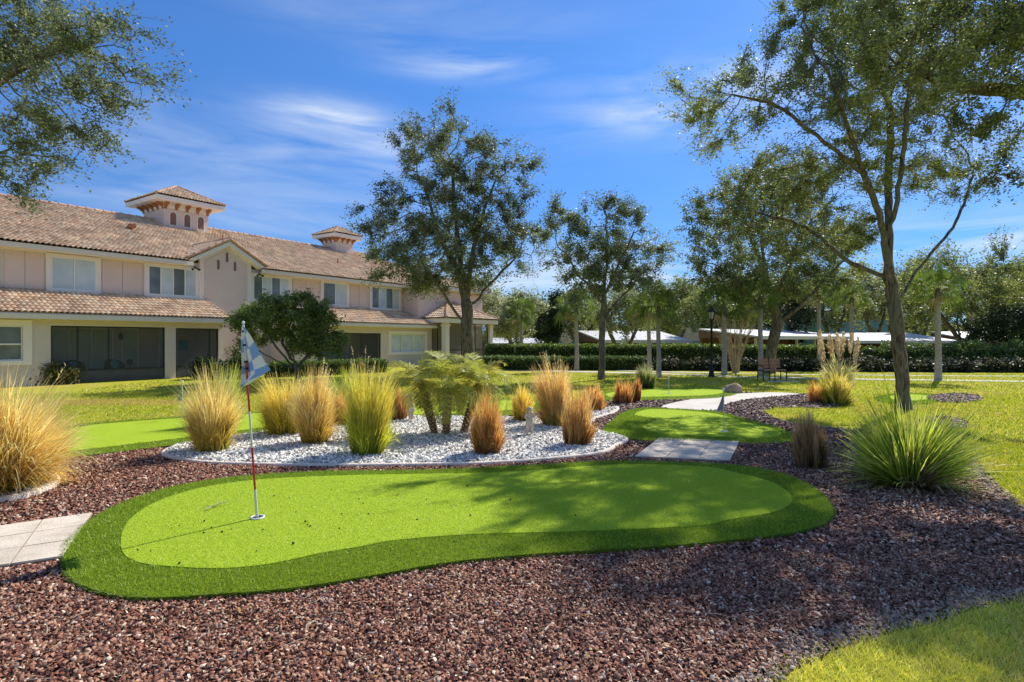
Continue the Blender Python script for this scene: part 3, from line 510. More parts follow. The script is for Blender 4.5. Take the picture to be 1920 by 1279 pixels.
def pampas_plumes():
    par = [o for o in bpy.data.objects if o.get('label', '').startswith('pampas')][0]; r = np.random.default_rng(5); b = []; C = []
    for i in range(12):
        x = r.uniform(-0.95, 0.8); y = r.normal(0, 0.3); h = r.uniform(1.4, 1.95); n = 220; t = r.random(n); z = h - 0.7 * t; rad = 0.05 * np.sin(np.clip(t * 3.0, 0.1, 3.0)) + 0.015
        a = r.uniform(0, 6.28, n); c = np.stack([x * 0.75 + 0.25 * x * z / h + np.cos(a) * rad, y + np.sin(a) * rad, z], 1); s = r.normal(0, 0.012, (n, 3)); d = r.normal(0, 0.025, (n, 3)); d[:, 2] += 0.07
        b.append(np.stack([c - s, c + s, c + d], 1).reshape(-1, 3)); b.append(np.array([[x * 0.7, y, 0], [x * 0.7 + 0.02, y, 0], [x, y, h - 0.5]]))
    V = np.vstack(b); npmesh('plumes', V, np.arange(len(V)).reshape(-1, 3), M['straw'], par, np.tile(np.array([[0.66, 0.55, 0.44]]), (len(V), 1)) * np.random.default_rng(1).uniform(0.75, 1.1, (len(V), 1)))
pampas_plumes()

# ------------------------------------------------------------------ palms
def frond(b, base, az, elev, L, droop, nl, ll, w, r, roll=0.0, curl=0.15):
    """pinnate frond into list b of (verts, colors)"""
    pts = []; p = Vector(base); th = elev; n = 14
    for i in range(n + 1):
        pts.append(p.copy()); d = Vector((math.cos(az) * math.cos(th), math.sin(az) * math.cos(th), math.sin(th))); p = p + d * (L / n); th -= droop / n * (0.5 + i / n)
    side0 = Vector((-math.sin(az), math.cos(az), 0)); V = b[0]; C = b[1]
    tone = r.uniform(0.75, 1.2); yel = r.random()
    cg = np.array([0.30, 0.36, 0.07]) * (1 - yel * .7) + np.array([0.66, 0.60, 0.14]) * yel * .7
    for i in range(n):
        a, c = pts[i], pts[i + 1]; s = side0 * 0.006 * (1 - i / n * .7); V += [a - s, a + s, c + s, c - s]; C += [tuple(cg * 1.5 * tone)] * 4
    for k in range(nl):
        t = 0.12 + 0.88 * k / nl; f = t * n; i = min(int(f), n - 1); q = pts[i].lerp(pts[i + 1], f - i); tan = (pts[i + 1] - pts[i]).normalized(); up = side0.cross(tan)
        l = ll * math.sin(math.pi * (0.18 + 0.78 * t)) ** 0.7
        for sg in (-1, 1):
            d = (side0 * sg * 0.8 + tan * r.uniform(0.5, 0.8) + up * r.uniform(-0.15, 0.3) * (1 if up.z > 0 else -1)).normalized(); m = q + d * l * 0.55; e_ = q + d * l + Vector((0, 0, -curl * l * r.uniform(0.4, 1.0)))
            ws = tan * w / 2; V += [q - ws * .6, q + ws * .6, m + ws, m - ws, m - ws, m + ws, e_ + ws * .15, e_ - ws * .15]; cc = tuple(cg * tone * r.uniform(0.75, 1.25)); C += [cc] * 8
def pygmy_palm():
    r = random.Random(4); e = empty('date_palm', (*G(838, 818), 0.03), 0, 'low three trunked palm with feathery fronds in the middle of the white gravel', 'palm')
    Zc = G(838, 818)[1]; k = Zc / F
    trunks = [((-22, 0), (-52, -102), 0.0), ((-1, 3), (3, -96), -0.05), ((30, 0), (57, -92), 0.1)]
    for (bx, by), (tx, ty), dy in trunks:
        p0 = Vector((bx * k, dy, -0.03)); p1 = Vector((tx * k, dy * 3, -ty * k)); mid = p0.lerp(p1, 0.5) + Vector((-(p1.x - p0.x) * 0.10, 0, 0)); pts = []
        for i in range(9):
            t = i / 8; pts.append(p0 * (1 - t) ** 2 + mid * 2 * t * (1 - t) + p1 * t * t)
        b = MB(); b.col = (0.16, 0.10, 0.055); b.tube(pts, [0.046 + 0.026 * math.sin(math.pi * min(1, i / 7)) for i in range(9)], 10)
        # leaf base stubs in a spiral
        for j in range(120):
            t = j / 120; f = t * 8; i = min(7, int(f)); c = pts[i].lerp(pts[i + 1], f - i); a = j * 2.4; R_ = 0.05 + 0.026 * math.sin(math.pi * t); d = Vector((math.cos(a), math.sin(a), 0)); s = Vector((-math.sin(a), math.cos(a), 0)) * 0.017
            q = c + d * R_ * .9; tip = c + d * (R_ + 0.022) + Vector((0, 0, 0.035)); b.col = r.choice([(0.55, 0.40, 0.22), (0.38, 0.25, 0.14), (0.66, 0.50, 0.30)])
            b.add([q - s, q + s, tip + s * .5, tip - s * .5, q - s + Vector((0, 0, 0.03)), q + s + Vector((0, 0, 0.03))], [(0, 1, 2, 3), (4, 3, 2, 5), (0, 3, 4), (1, 5, 2)])
        b.build('trunk', mat_attr_bark, e, color=True)
        V = ([], [])
        for j in range(27):
            az = j * 2.399 + r.uniform(-.2, .2); el = r.uniform(0.5, 1.45) if j < 18 else r.uniform(-0.6, 0.4); frond(V, p1 + Vector((0, 0, 0.02)), az, el, r.uniform(0.62, 0.86), r.uniform(1.5, 2.5), 32, 0.22, 0.019, r)
        npmesh('fronds', np.array([tuple(v) for v in V[0]]), np.arange(len(V[0])).reshape(-1, 4), M['straw'], e, np.array(V[1]))
mat_attr_bark = mat('palm_trunk_mat', (1, 1, 1), attr=True, rough=0.9, bump=0.5, bscale=40)
pygmy_palm()
def fan_palm(h, tr, seed, label, loc, crown=1.0):
    r = random.Random(seed); e = empty('cabbage_palm', loc, 0, label, 'palm', 'cabbage palms beyond the lawn')
    b = MB(); b.tube([(0, 0, -0.1), (0.01, 0, h * .3), (-0.02, 0, h * .7), (0, 0, h)], [tr * 1.35, tr * 1.02, tr * .95, tr * .9], 12); b.build('trunk', M['palm_bark'], e)
    b = MB(); b.tube([(0, 0, h - .45 * crown), (0, 0, h - .1), (0, 0, h + .1)], [tr * .95, tr * 1.15, tr * .7], 10); b.build('boot_sheath', M['bark'], e)
    V, C = [], []
    for j in range(34):
        az = j * 2.4 + r.uniform(-.2, .2); el = 1.35 - 2.0 * (j / 34) + r.uniform(-.2, .2); L = crown * r.uniform(0.4, 0.95); p = Vector((0, 0, h)); roll = r.uniform(-1.2, 1.2); d = Vector((math.cos(az) * math.cos(el), math.sin(az) * math.cos(el), math.sin(el)))
        q = p + d * L; s = Vector((-math.sin(az), math.cos(az), 0)); w = s * 0.012; s = (s * math.cos(roll) + s.cross(d) * math.sin(roll)).normalized(); up = s.cross(d) * -1; V += [p - w, p + w, q + w, q - w]; C += [(0.2, 0.22, 0.06)] * 4
        tone = r.uniform(0.6, 1.3); dead = j > 32
        for k in range(15):
            a = (k / 14 - .5) * 3.6; dd = (d * math.cos(a) + s * math.sin(a)).normalized(); l = crown * 0.52 * (0.75 + 0.25 * math.cos(a)) * r.uniform(0.85, 1.1); m_ = q + dd * l * .55; t = q + dd * l + Vector((0, 0, -0.34 * crown * r.uniform(0.3, 1.2)))
            ws = dd.cross(up).normalized() * 0.022 * crown; V += [q - ws * .25, q + ws * .25, m_ + ws, m_ - ws, m_ - ws, m_ + ws, t + ws * .1, t - ws * .1]; cc = (0.36, 0.27, 0.14) if dead else (0.13 * tone, 0.18 * tone, 0.05 * tone); C += [cc] * 8
    A = np.array([tuple(v) for v in V]); npmesh('crown', A, np.arange(len(A)).reshape(-1, 4), M['palmleaf'], e, np.array(C)); return e

# ------------------------------------------------------------------ trees by space colonisation
def lob(px, py, rx, ry, Z, dy=0.0, wgt=1.0, rd=None):
    c = W(px, py, Z); return (c.x, c.y + dy, c.z, rx * Z / F, (rd if rd else rx) * Z / F, ry * Z / F, wgt)
def grow(paths, lobes, npts, step, kill, seed, iters=140, maxn=5200):
    r = np.random.default_rng(seed); w = np.array([l[6] * (l[3] * l[4] * l[5]) ** 0.7 for l in lobes]); cnt = np.maximum(6, (npts * w / w.sum()).astype(int)); A = []
    for l, c in zip(lobes, cnt):
        d = r.normal(0, 1, (c, 3)); d /= np.linalg.norm(d, axis=1, keepdims=True); rad = r.random((c, 1)) ** (1 / 2.2)
        A.append(np.array(l[:3]) + d * rad * np.array(l[3:6]))
    A = np.vstack(A); N = []; par = []; trunkset = []
    for pth in paths:
        pth = [Vector(p) for p in pth]
        if not N: N.append(tuple(pth[0])); par.append(-1); cur = 0
        else:
            D = np.linalg.norm(np.array(N) - np.array(pth[0]), axis=1); cur = int(D.argmin())
        for a, b in zip(pth[:-1], pth[1:]):
            m = max(1, int(round((b - a).length / step)))
            for i in range(1, m + 1):
                q = a.lerp(b, i / m) + Vector(r.normal(0, step * 0.06, 3)); N.append(tuple(q)); par.append(cur); cur = len(N) - 1
    Np = np.array(N); near = np.full(len(A), 1e9); nid = np.zeros(len(A), int); start = 0; alive = np.ones(len(A), bool)
    base_h = np.array(paths[0][-1])[2]
    nodes = [np.array(n) for n in N]
    for it in range(iters):
        new = np.array(nodes[start:])
        if len(new) == 0: break
        D = np.linalg.norm(A[:, None, :] - new[None], axis=2); dm = D.min(1); di = D.argmin(1) + start; k = dm < near; near[k] = dm[k]; nid[k] = di[k]
        alive &= near > kill; start = len(nodes)
        if not alive.any() or len(nodes) > maxn: break
        ids = nid[alive]; dirs = A[alive] - np.array(nodes)[ids]; dirs /= np.linalg.norm(dirs, axis=1, keepdims=True)
        acc = {}
        for i, d in zip(ids, dirs): acc.setdefault(int(i), []).append(d)
        add = 0
        for i, ds in acc.items():
            g = np.sum(ds, axis=0); g = g / (np.linalg.norm(g) + 1e-9) + r.normal(0, 0.22, 3); g /= np.linalg.norm(g); q = nodes[i] + g * step
            nodes.append(q); par.append(i); add += 1
        if not add: break
    return np.array(nodes), par
def make_tree(name, label, cat, base, paths, lobes, npts, step, kill, seed, r_base, leaf, nleaf, cols, tip_r=0.006, twig=0.35, group=None, leaf_thr=2.2, exp=2.3, mat_l='leaf', droop=0.0, sides=6, density_fn=None, jit=0.75, per_twig=12, minr=None, clumpy=0.9):
    r = np.random.default_rng(seed + 50); base = Vector(base)
    Nn, par = grow([[Vector(p) for p in q] for q in paths], lobes, npts, step, kill, seed); n = len(Nn); kids = [[] for _ in range(n)]
    for i, p in enumerate(par):
        if p >= 0: kids[p].append(i)
    rad = np.zeros(n); order = range(n - 1, -1, -1)
    for i in order:
        rad[i] = tip_r if not kids[i] else (sum(rad[k] ** exp for k in kids[i])) ** (1 / exp)
    sc = r_base / rad[0]
    rad = tip_r * (rad / tip_r) ** (math.log(r_base / tip_r) / math.log(max(rad[0] / tip_r, 1.5)))
    e = empty(name, base, 0, label, cat, group); B = np.array(base); V = []; Fs = []; ring = {}
    angs = [2 * math.pi * k / sides for k in range(sides)]
    def add_ring(p, d, rr):
        d = Vector(d).normalized(); a = d.cross(Vector((0.3, 1, 0.1))).normalized(); b = d.cross(a); s0 = len(V)
        for t in angs: V.append(tuple(Vector(p) - base + (a * math.cos(t) + b * math.sin(t)) * rr))
        return s0
    d0 = Nn[kids[0][0]] - Nn[0] if kids[0] else (0, 0, 1); ring[0] = add_ring(Nn[0], d0, rad[0] * 1.35)
    for i in range(1, n):
        p = par[i]; d = Nn[i] - Nn[p]
        main = max(kids[p], key=lambda k: rad[k])
        r0 = ring[p] if (main == i and p in ring) else add_ring(Nn[p], d, rad[i] * 1.02)
        hgt = (Nn[i][2] - Nn[0][2]); fl = 1.0 + 0.35 * max(0, 1 - hgt / 0.5)
        ring[i] = add_ring(Nn[i], d, rad[i] * fl)
        for k in range(sides): Fs.append((r0 + k, r0 + (k + 1) % sides, ring[i] + (k + 1) % sides, ring[i] + k))
    # twigs
    thin = [i for i in range(n) if rad[i] < tip_r * leaf_thr]
    if not thin: thin = [i for i in range(n) if not kids[i]]
    thin = np.array(thin); w = np.array([1.0 + 0.8 * (not kids[i]) for i in thin]); q_ = Nn[thin] * (2.0 / max(twig, .3)) * .75; nn_ = np.sin(q_[:, 0] + 1.3 * np.sin(q_[:, 2])) * np.sin(q_[:, 2] * 1.1 + seed) + .6 * np.sin(q_[:, 1] * 1.2 + q_[:, 0] * .5); w = w * np.clip(.6 + clumpy * nn_, .03, 2.6)
    ntw = max(10, int(nleaf / per_twig)); src = r.choice(thin, ntw, p=w / w.sum()); P0 = Nn[src]; dr = Nn[src] - Nn[np.maximum(0, np.array(par)[src])]; dr /= np.linalg.norm(dr, axis=1, keepdims=True) + 1e-9
    d = dr * 0.7 + r.normal(0, 0.6, (ntw, 3)) + np.array([0, 0, -droop]); d /= np.linalg.norm(d, axis=1, keepdims=True); Lt = twig * r.uniform(0.4, 1.25, (ntw, 1)); tipn = np.array([not kids[i] for i in src])[:, None]; d = np.where(tipn, d * .5 + dr * .6, d); d /= np.linalg.norm(d, axis=1, keepdims=True); Lt = Lt * np.where(tipn, 1.8, 1.0); P1 = P0 + d * Lt
    s = np.cross(d, r.normal(0, 1, (ntw, 3))); s /= np.linalg.norm(s, axis=1, keepdims=True) + 1e-9; s *= tip_r * 0.55
    tv = np.stack([P0 - s, P0 + s, P1 + s * .4, P1 - s * .4], 1).reshape(-1, 3) - B
    V = np.vstack([np.array(V), tv]); Fs = np.vstack([np.array(Fs), np.arange(4 * ntw).reshape(ntw, 4) + len(V) - 4 * ntw])
    npmesh('trunk', V, Fs, M['bark'], e, smooth=True)
    # leaves along the twigs
    t = r.uniform(0.15, 1.1, (ntw, per_twig, 1)); c = (P0[:, None] * (1 - t) + P1[:, None] * t) + r.normal(0, leaf * 0.9 * jit, (ntw, per_twig, 3)); c = c.reshape(-1, 3); m = len(c)
    a = r.normal(0, 1, (m, 3)); a[:, 2] *= 0.6; a /= np.linalg.norm(a, axis=1, keepdims=True); b = np.cross(a, r.normal(0, 1, (m, 3))); b /= np.linalg.norm(b, axis=1, keepdims=True) + 1e-9
    ls = leaf * r.uniform(0.65, 1.25, (m, 1)); V = np.stack([c - a * ls * .5, c - b * ls * .24, c + a * ls * .5, c + b * ls * .24], 1).reshape(-1, 3) - B
    cols = np.array(cols); ph = np.sin(c[:, 0:1] * 1.1 + seed) + np.sin(c[:, 2:3] * 1.4) + np.sin(c[:, 1:2] * 1.2); pick = np.clip(((ph + 3) / 6 + r.normal(0, 0.22, (m, 1))) * (len(cols) - 1), 0, len(cols) - 1.001); i0 = pick.astype(int)[:, 0]; f = pick - i0[:, None]
    C = (cols[i0] * (1 - f) + cols[i0 + 1] * f) * r.uniform(0.75, 1.25, (m, 1)); npmesh('crown', V, np.arange(4 * m).reshape(m, 4), M[mat_l], e, np.repeat(C, 4, axis=0))
    print(name, 'nodes', n, 'leaves', m); return e
OAK = [(0.09, 0.11, 0.06), (0.17, 0.20, 0.11), (0.31, 0.34, 0.21)]
OAKY = [(0.09, 0.115, 0.05), (0.19, 0.22, 0.08), (0.38, 0.41, 0.14)]

# the nearest oak, right
Z4 = 13.2
def w4(px, py, dy=0): v = W(px, py, Z4); v.y += dy; return v
make_tree('oak_tree', 'nearest oak tree with a stout trunk and wide airy crown, right of the path', 'tree', (*w4(1692, 770)[:2], 0),
    [[(w4(1690, 0).x + .05, Z4, -0.05), w4(1690, 700), w4(1680, 600), w4(1668, 520), w4(1672, 440, .1), w4(1676, 340, .2), w4(1690, 200, .3)],
     [w4(1668, 512), w4(1640, 445, -.3), w4(1618, 395, -.5), w4(1578, 344, -.8), w4(1530, 270, -1.2), w4(1490, 200, -1.5)],
     [w4(1690, 562), w4(1716, 530, .2), w4(1748, 495, .4), w4(1800, 448, .6), w4(1842, 404, .8), w4(1876, 350, 1.0), w4(1900, 300, 1.2)],
     [w4(1664, 520), w4(1616, 490, .4), w4(1588, 458, .6), w4(1562, 424, .8), w4(1520, 398, 1.0), w4(1440, 370, 1.2)],
     [w4(1650, 470), w4(1652, 400, -.5), w4(1640, 300, -1.0), w4(1630, 180, -1.4)],
     [w4(1578, 344, -.8), w4(1480, 290, -1.2), w4(1400, 245, -1.5), w4(1320, 238, -1.7)]],
    [lob(1600, 300, 110, 100, Z4), lob(1690, 170, 120, 120, Z4), lob(1560, 130, 100, 100, Z4, -.8), lob(1480, 220, 80, 80, Z4, -1.0), lob(1400, 240, 60, 40, Z4, -1.4, 1.0), lob(1300, 236, 80, 26, Z4, -1.6, 1.5), lob(1400, 160, 50, 45, Z4, -1.2, .7), lob(1290, 300, 40, 30, Z4, -1.2, .8),
     lob(1340, 290, 55, 30, Z4, -1.4, 1.1), lob(1450, 330, 80, 60, Z4, .6), lob(1410, 400, 70, 45, Z4, 1.0), lob(1550, 400, 80, 60, Z4, 1.0), lob(1490, 460, 60, 40, Z4, 1.2, .8), lob(1740, 300, 80, 70, Z4, .5), lob(1850, 330, 55, 50, Z4, 1.0, .8), lob(1900, 270, 50, 60, Z4, 1.2),
     lob(1780, 60, 110, 80, Z4, 2.0, .8), lob(1640, 20, 130, 70, Z4, .6), lob(1590, 430, 80, 45, Z4, .9, 1.1), lob(1520, 350, 80, 50, Z4, .2), lob(1450, 110, 75, 65, Z4, -1.2, 1.0), lob(1500, 30, 80, 55, Z4, -1.0, .9), lob(1370, 190, 50, 40, Z4, -1.2, .8), lob(1640, 420, 60, 40, Z4, 1.5, .6), lob(1600, -40, 110, 60, Z4, 0, .7), lob(1740, -50, 120, 70, Z4, 2.0, .7), lob(1520, 300, 70, 50, Z4, .6), lob(1860, 20, 70, 60, Z4, 2.0, .7)],
    3000, 0.22, 0.34, 11, 0.148, 0.060, 128000, OAKY, clumpy=2.0, tip_r=0.006, twig=0.34, group='oak trees on the lawn')
# the centre oak
Z1 = 26.0
def w1(px, py, dy=0): v = W(px, py, Z1); v.y += dy; return v
make_tree('oak_tree', 'tallest dark oak tree standing beside the house corner', 'tree', (*w1(878, 700)[:2], 0),
    [[(w1(878, 0).x, Z1, -0.05), w1(878, 640), w1(876, 590), w1(868, 540), w1(862, 480, .3), w1(850, 400, .5), w1(845, 300, .5)],
     [w1(868, 605), w1(845, 570, -.5), w1(828, 540, -.8), w1(800, 500, -1.2)], [w1(884, 580), w1(905, 545, .4), w1(940, 505, .8), w1(975, 470, 1)],
     [w1(876, 580), w1(882, 500, -.4), w1(900, 430, -.8), w1(930, 350, -1)], [w1(866, 520), w1(820, 440, .6), w1(790, 340, .8)]],
    [lob(840, 420, 90, 110, Z1), lob(830, 235, 34, 62, Z1), lob(790, 280, 55, 62, Z1), lob(845, 300, 70, 80, Z1), lob(760, 400, 70, 80, Z1), lob(725, 440, 52, 38, Z1, 0, 1.2), lob(705, 385, 30, 20, Z1, 0, 1.2), lob(790, 500, 100, 42, Z1),
     lob(900, 480, 90, 55, Z1), lob(935, 400, 66, 85, Z1), lob(920, 310, 46, 52, Z1), lob(966, 325, 40, 46, Z1), lob(900, 360, 60, 60, Z1, 0, .6), lob(975, 470, 45, 42, Z1), lob(985, 405, 25, 30, Z1), lob(860, 530, 60, 25, Z1)],
    2400, 0.40, 0.58, 12, 0.30, 0.115, 80000, OAK, tip_r=0.010, twig=0.52, group='oak trees on the lawn')
Z2 = 23.0
def w2(px, py, dy=0): v = W(px, py, Z2); v.y += dy; return v
make_tree('oak_tree', 'slender small oak with a narrow trunk, right of the tallest oak', 'tree', (*w2(1128, 712)[:2], 0),
    [[(w2(1128, 0).x, Z2, -0.05), w2(1129, 640), w2(1130, 590), w2(1133, 540), w2(1140, 470), w2(1135, 410)], [w2(1130, 600), w2(1165, 560, .4), w2(1195, 530, .6), w2(1215, 500, .8)],
     [w2(1130, 570), w2(1110, 540, -.3), w2(1080, 520, -.5), w2(1060, 480, -.6)], [w2(1132, 560), w2(1160, 490, -.3), w2(1185, 440, -.5)]],
    [lob(1130, 460, 55, 60, Z2), lob(1152, 392, 32, 32, Z2), lob(1118, 400, 20, 24, Z2, 0, .6), lob(1048, 420, 30, 40, Z2, 0, 1.1), lob(1040, 460, 34, 34, Z2), lob(1075, 500, 48, 34, Z2), lob(1190, 450, 42, 48, Z2), lob(1215, 500, 32, 34, Z2, 0, .9), lob(1150, 520, 75, 34, Z2), lob(1100, 545, 40, 20, Z2)],
    1200, 0.32, 0.48, 13, 0.13, 0.105, 32000, OAK, tip_r=0.008, twig=0.42, group='oak trees on the lawn')
Z3 = 27.0
def w3(px, py, dy=0): v = W(px, py, Z3); v.y += dy; return v
make_tree('oak_tree', 'leaning oak tree forked low, directly behind the wooden bench', 'tree', (*w3(1440, 700)[:2], 0),
    [[(w3(1441, 0).x, Z3, -0.05), w3(1450, 640), w3(1458, 605), w3(1447, 560), w3(1440, 500, .3), w3(1430, 420, .4)], [w3(1458, 608), w3(1490, 575, -.5), w3(1520, 540, -.8), w3(1560, 490, -1.0)],
     [w3(1452, 590), w3(1425, 560, .5), w3(1400, 535, .8), w3(1370, 500, 1)], [w3(1450, 570), w3(1470, 500, -.6), w3(1490, 420, -1)], [w3(1445, 540), w3(1400, 450, -.5), w3(1370, 380, -.8)]],
    [lob(1430, 440, 90, 80, Z3), lob(1360, 400, 60, 60, Z3), lob(1320, 470, 44, 50, Z3, 0, .8), lob(1300, 420, 34, 40, Z3, 0, .7), lob(1480, 370, 80, 60, Z3), lob(1420, 350, 60, 40, Z3), lob(1560, 470, 60, 66, Z3), lob(1390, 520, 90, 38, Z3), lob(1510, 530, 70, 36, Z3), lob(1340, 520, 50, 30, Z3, 0, .7)],
    1900, 0.40, 0.60, 14, 0.25, 0.125, 58000, OAKY, tip_r=0.010, twig=0.5, group='oak trees on the lawn')
# two trees rooted outside the frame whose boughs reach into it
make_tree('oak_tree', 'oak bough hanging into the top right corner, its trunk outside the photo', 'tree', (11.6, 9.0, 0),
    [[(11.6, 9.0, -0.05), (11.4, 9.0, 2.2), (10.9, 8.8, 4.2), (10.2, 8.6, 5.4)], [(11.3, 9.0, 3.0), (9.6, 8.6, 4.9), (8.2, 8.6, 5.35), (7.0, 9.0, 5.7), (6.4, 9.4, 6.2)], [(10.5, 8.7, 4.9), (9, 7.9, 6.2), (7.4, 7.6, 6.8)], [(11, 8.9, 4), (9.2, 7.4, 4.9), (7.8, 6.6, 5.4)]],
    [lob(1850, 110, 110, 90, 8.4), lob(1720, 60, 90, 60, 9.8), lob(1880, 215, 70, 40, 8.4), lob(1790, 190, 80, 28, 8.4, 0, .8), lob(1900, 300, 40, 34, 8.4, .3, .8), lob(1885, 360, 40, 24, 8.6, .4, .9), lob(1640, 30, 60, 40, 9.3, 0, .7), (8.3, 8.4, 6.8, 1.8, 1.2, 0.9, 1.0), (8.3, 6.5, 6.0, 1.1, 0.7, 0.6, 1.0), (6.6, 9.0, 6.3, 1.1, .7, .5, 1.2), (7.3, 9.3, 6.6, 1.5, 1.1, .7, 1.1), (7.4, 8.3, 5.3, .9, .6, .35, 1.0)],
    2400, 0.17, 0.27, 15, 0.20, 0.055, 68000, OAKY, clumpy=1.3, tip_r=0.0045, twig=0.30, group='oak trees on the lawn', droop=0.2)
make_tree('oak_tree', 'oak bough hanging into the top left corner, its trunk outside the photo', 'tree', (-11.0, 7.2, 0),
    [[(-11.0, 7.2, -0.05), (-10.8, 7.4, 2.2), (-10.2, 7.8, 4.0), (-9.4, 8.0, 5.2)], [(-10.4, 7.7, 3.6), (-8.8, 8.3, 4.9), (-7.6, 8.5, 5.6), (-6.8, 8.6, 6.2)], [(-9.6, 8, 5.0), (-8.4, 8.5, 6.6), (-7.2, 8.5, 7.2)], [(-10.6, 7.6, 3.4), (-9.0, 8.4, 4.1), (-8.0, 8.6, 4.5)]],
    [lob(60, 60, 120, 70, 8.5), lob(190, 90, 80, 60, 8.5), lob(230, 30, 40, 40, 8.5, 0, .6), lob(280, 150, 42, 26, 8.5, 0, 1.3), lob(215, 165, 55, 45, 8.5), lob(120, 250, 70, 60, 8.5), lob(70, 190, 100, 60, 8.5), lob(150, 190, 45, 50, 8.5), lob(40, 280, 70, 50, 8.5), lob(110, 300, 34, 34, 8.5, 0, .9), lob(15, 340, 26, 22, 8.5, 0, .9), lob(185, 250, 14, 28, 8.5, 0, 1.2), (-10, 8.5, 6.5, 1.6, 1.6, 1.2, .6)],
    2000, 0.17, 0.27, 16, 0.20, 0.054, 68000, OAK, tip_r=0.0045, twig=0.30, group='oak trees on the lawn', droop=0.25)

# ------------------------------------------------------------------ background trees
SIL = [(0.20, 0.22, 0.13), (0.34, 0.36, 0.22), (0.48, 0.50, 0.34)]; DRK = [(0.02, 0.04, 0.018), (0.035, 0.06, 0.02), (0.06, 0.09, 0.03)]; MID = [(0.12, 0.15, 0.05), (0.24, 0.27, 0.09), (0.40, 0.42, 0.15)]
def bg_tree(px, Z, top, wpx, cols, label, seed, bottom=640, leaf=0.2, nl=11000, group='trees beyond the hedge', lowbranch=0.35, name='background_tree'):
    x = (px - 960) / F * Z; zt = EYE + (HOR - top) * Z / F; g = float(gz(np.array(x), np.array(Z))); h = zt - g; R = wpx * Z / F / 2; r = np.random.default_rng(seed)
    zb = g + h * lowbranch; lobes = []
    for i in range(9):
        a = i * 2.4; rr = R * 0.58 * math.sqrt((i + .3) / 9); lobes.append((x + rr * math.cos(a) * 1.05, Z + rr * math.sin(a) * .8, zb + (h - h * lowbranch) * (0.30 + 0.40 * r.random() + 0.12 * (1 - rr / R)), R * r.uniform(.36, .5), R * r.uniform(.34, .45), h * r.uniform(.15, .22), 1))
    lobes.append((x, Z, zt - h * .2, R * .45, R * .4, h * .2, 1))
    b = (x, Z, g)
    return make_tree(name, label, 'tree', b, [[(x, Z, g - .05), (x + r.normal(0, .1), Z, g + h * lowbranch * .6), (x + r.normal(0, .2), Z, g + h * (lowbranch + .1))], [(x, Z, g + h * lowbranch * .6), (x - R * .35, Z, g + h * .55)], [(x, Z, g + h * lowbranch * .6), (x + R * .4, Z + .3, g + h * .5)]],
                     lobes, 420, max(.35, R * .12), max(.5, R * .17), seed, 0.10 + h * .022, leaf, nl, cols, tip_r=0.02, twig=R * .2, group=group, leaf_thr=3.0, sides=5)
bgs = [(905, 50, 520, 149, SIL, 'silvery tree rising just behind the porch roof corner', .2), (965, 44, 544, 126, SIL, 'pale grey green tree behind the left end of the hedge', .3), (1035, 50, 552, 92, DRK, 'dark evergreen between two pale trees behind the hedge', .12), (1085, 56, 537, 126, MID, 'tree behind the slender small oak, left side', .3),
       (1165, 42, 542, 149, SIL, 'low spreading tree with bare lower limbs behind the slender oak', .25), (1265, 60, 524, 138, MID, 'tree behind the first white carport', .3), (1330, 50, 528, 126, MID, 'rounded tree behind the black lamp post', .25), (1400, 62, 520, 138, MID, 'tree left of the leaning oak, behind the carport', .3),
       (1495, 52, 512, 126, DRK, 'dark tree behind the leaning oak fork', .25), (1560, 60, 497, 126, MID, 'tree behind the cream pampas plumes', .3), (1640, 66, 492, 126, SIL, 'pale tree behind the blue glass building', .3), (1725, 58, 487, 126, MID, 'tree just right of the nearest oak trunk, far back', .3),
       (1805, 38, 478, 299, MID, 'broad spreading oak far back on the right', .33), (1905, 50, 496, 149, MID, 'tree cut by the right photo edge, beyond the hedge', .3), (1880, 36, 582, 149, DRK, 'low dark bushy tree at the right edge beside the hedge', .15), (1225, 72, 532, 184, DRK, 'farthest dark tree seen between the palm trunks', .2), (1450, 76, 517, 229, DRK, 'farthest dark tree behind the leaning oak', .2), (1985, 46, 496, 195, MID, 'tree beyond the right edge of the photo', .3), (850, 62, 537, 172, MID, 'tree behind the house corner', .25),
       (1010, 80, 564, 229, DRK, 'farthest dark tree left of the slender oak', .15), (1680, 84, 520, 299, DRK, 'farthest dark tree behind the nearest oak trunk', .15), (1850, 80, 532, 299, DRK, 'farthest dark tree behind the broad spreading oak', .15)]
for i, (px, Z, top, wp, cs, lb, low) in enumerate(bgs):
    bg_tree(px, Z, top, wp, cs, lb, 60 + i, leaf=0.0042 * Z + .02, lowbranch=low, nl=19000 if wp > 200 and Z < 45 else 10000)
def far_wood():
    r = np.random.default_rng(77); n = 60000; x = r.uniform(-40, 150, n); h = 6.2 + 1.6 * np.sin(x * .21) + 1.1 * np.sin(x * .53 + 1) + .7 * np.sin(x * 1.3); z = h * np.sqrt(r.random(n)) - 1.0; y = 112 + r.uniform(-5, 5, n) + 3 * np.sin(x * .4); c = np.stack([x, y, z], 1) + r.normal(0, .3, (n, 3))
    a = r.normal(0, 1, (n, 3)); a /= np.linalg.norm(a, axis=1, keepdims=True); b = np.cross(a, r.normal(0, 1, (n, 3))); b /= np.linalg.norm(b, axis=1, keepdims=True); ls = r.uniform(.5, 1.0, (n, 1)); V = np.stack([c - a * ls * .5, c - b * ls * .35, c + a * ls * .5, c + b * ls * .35], 1).reshape(-1, 3)
    cs = np.array(MID + SIL)[r.integers(0, 6, n)] * r.uniform(.8, 1.2, (n, 1)); tag(npmesh('far_wood', V, np.arange(4 * n).reshape(n, 4), M['leaf'], None, np.repeat(cs, 4, axis=0)), 'far off wood closing the horizon behind the carports', 'trees', kind='stuff')
far_wood()
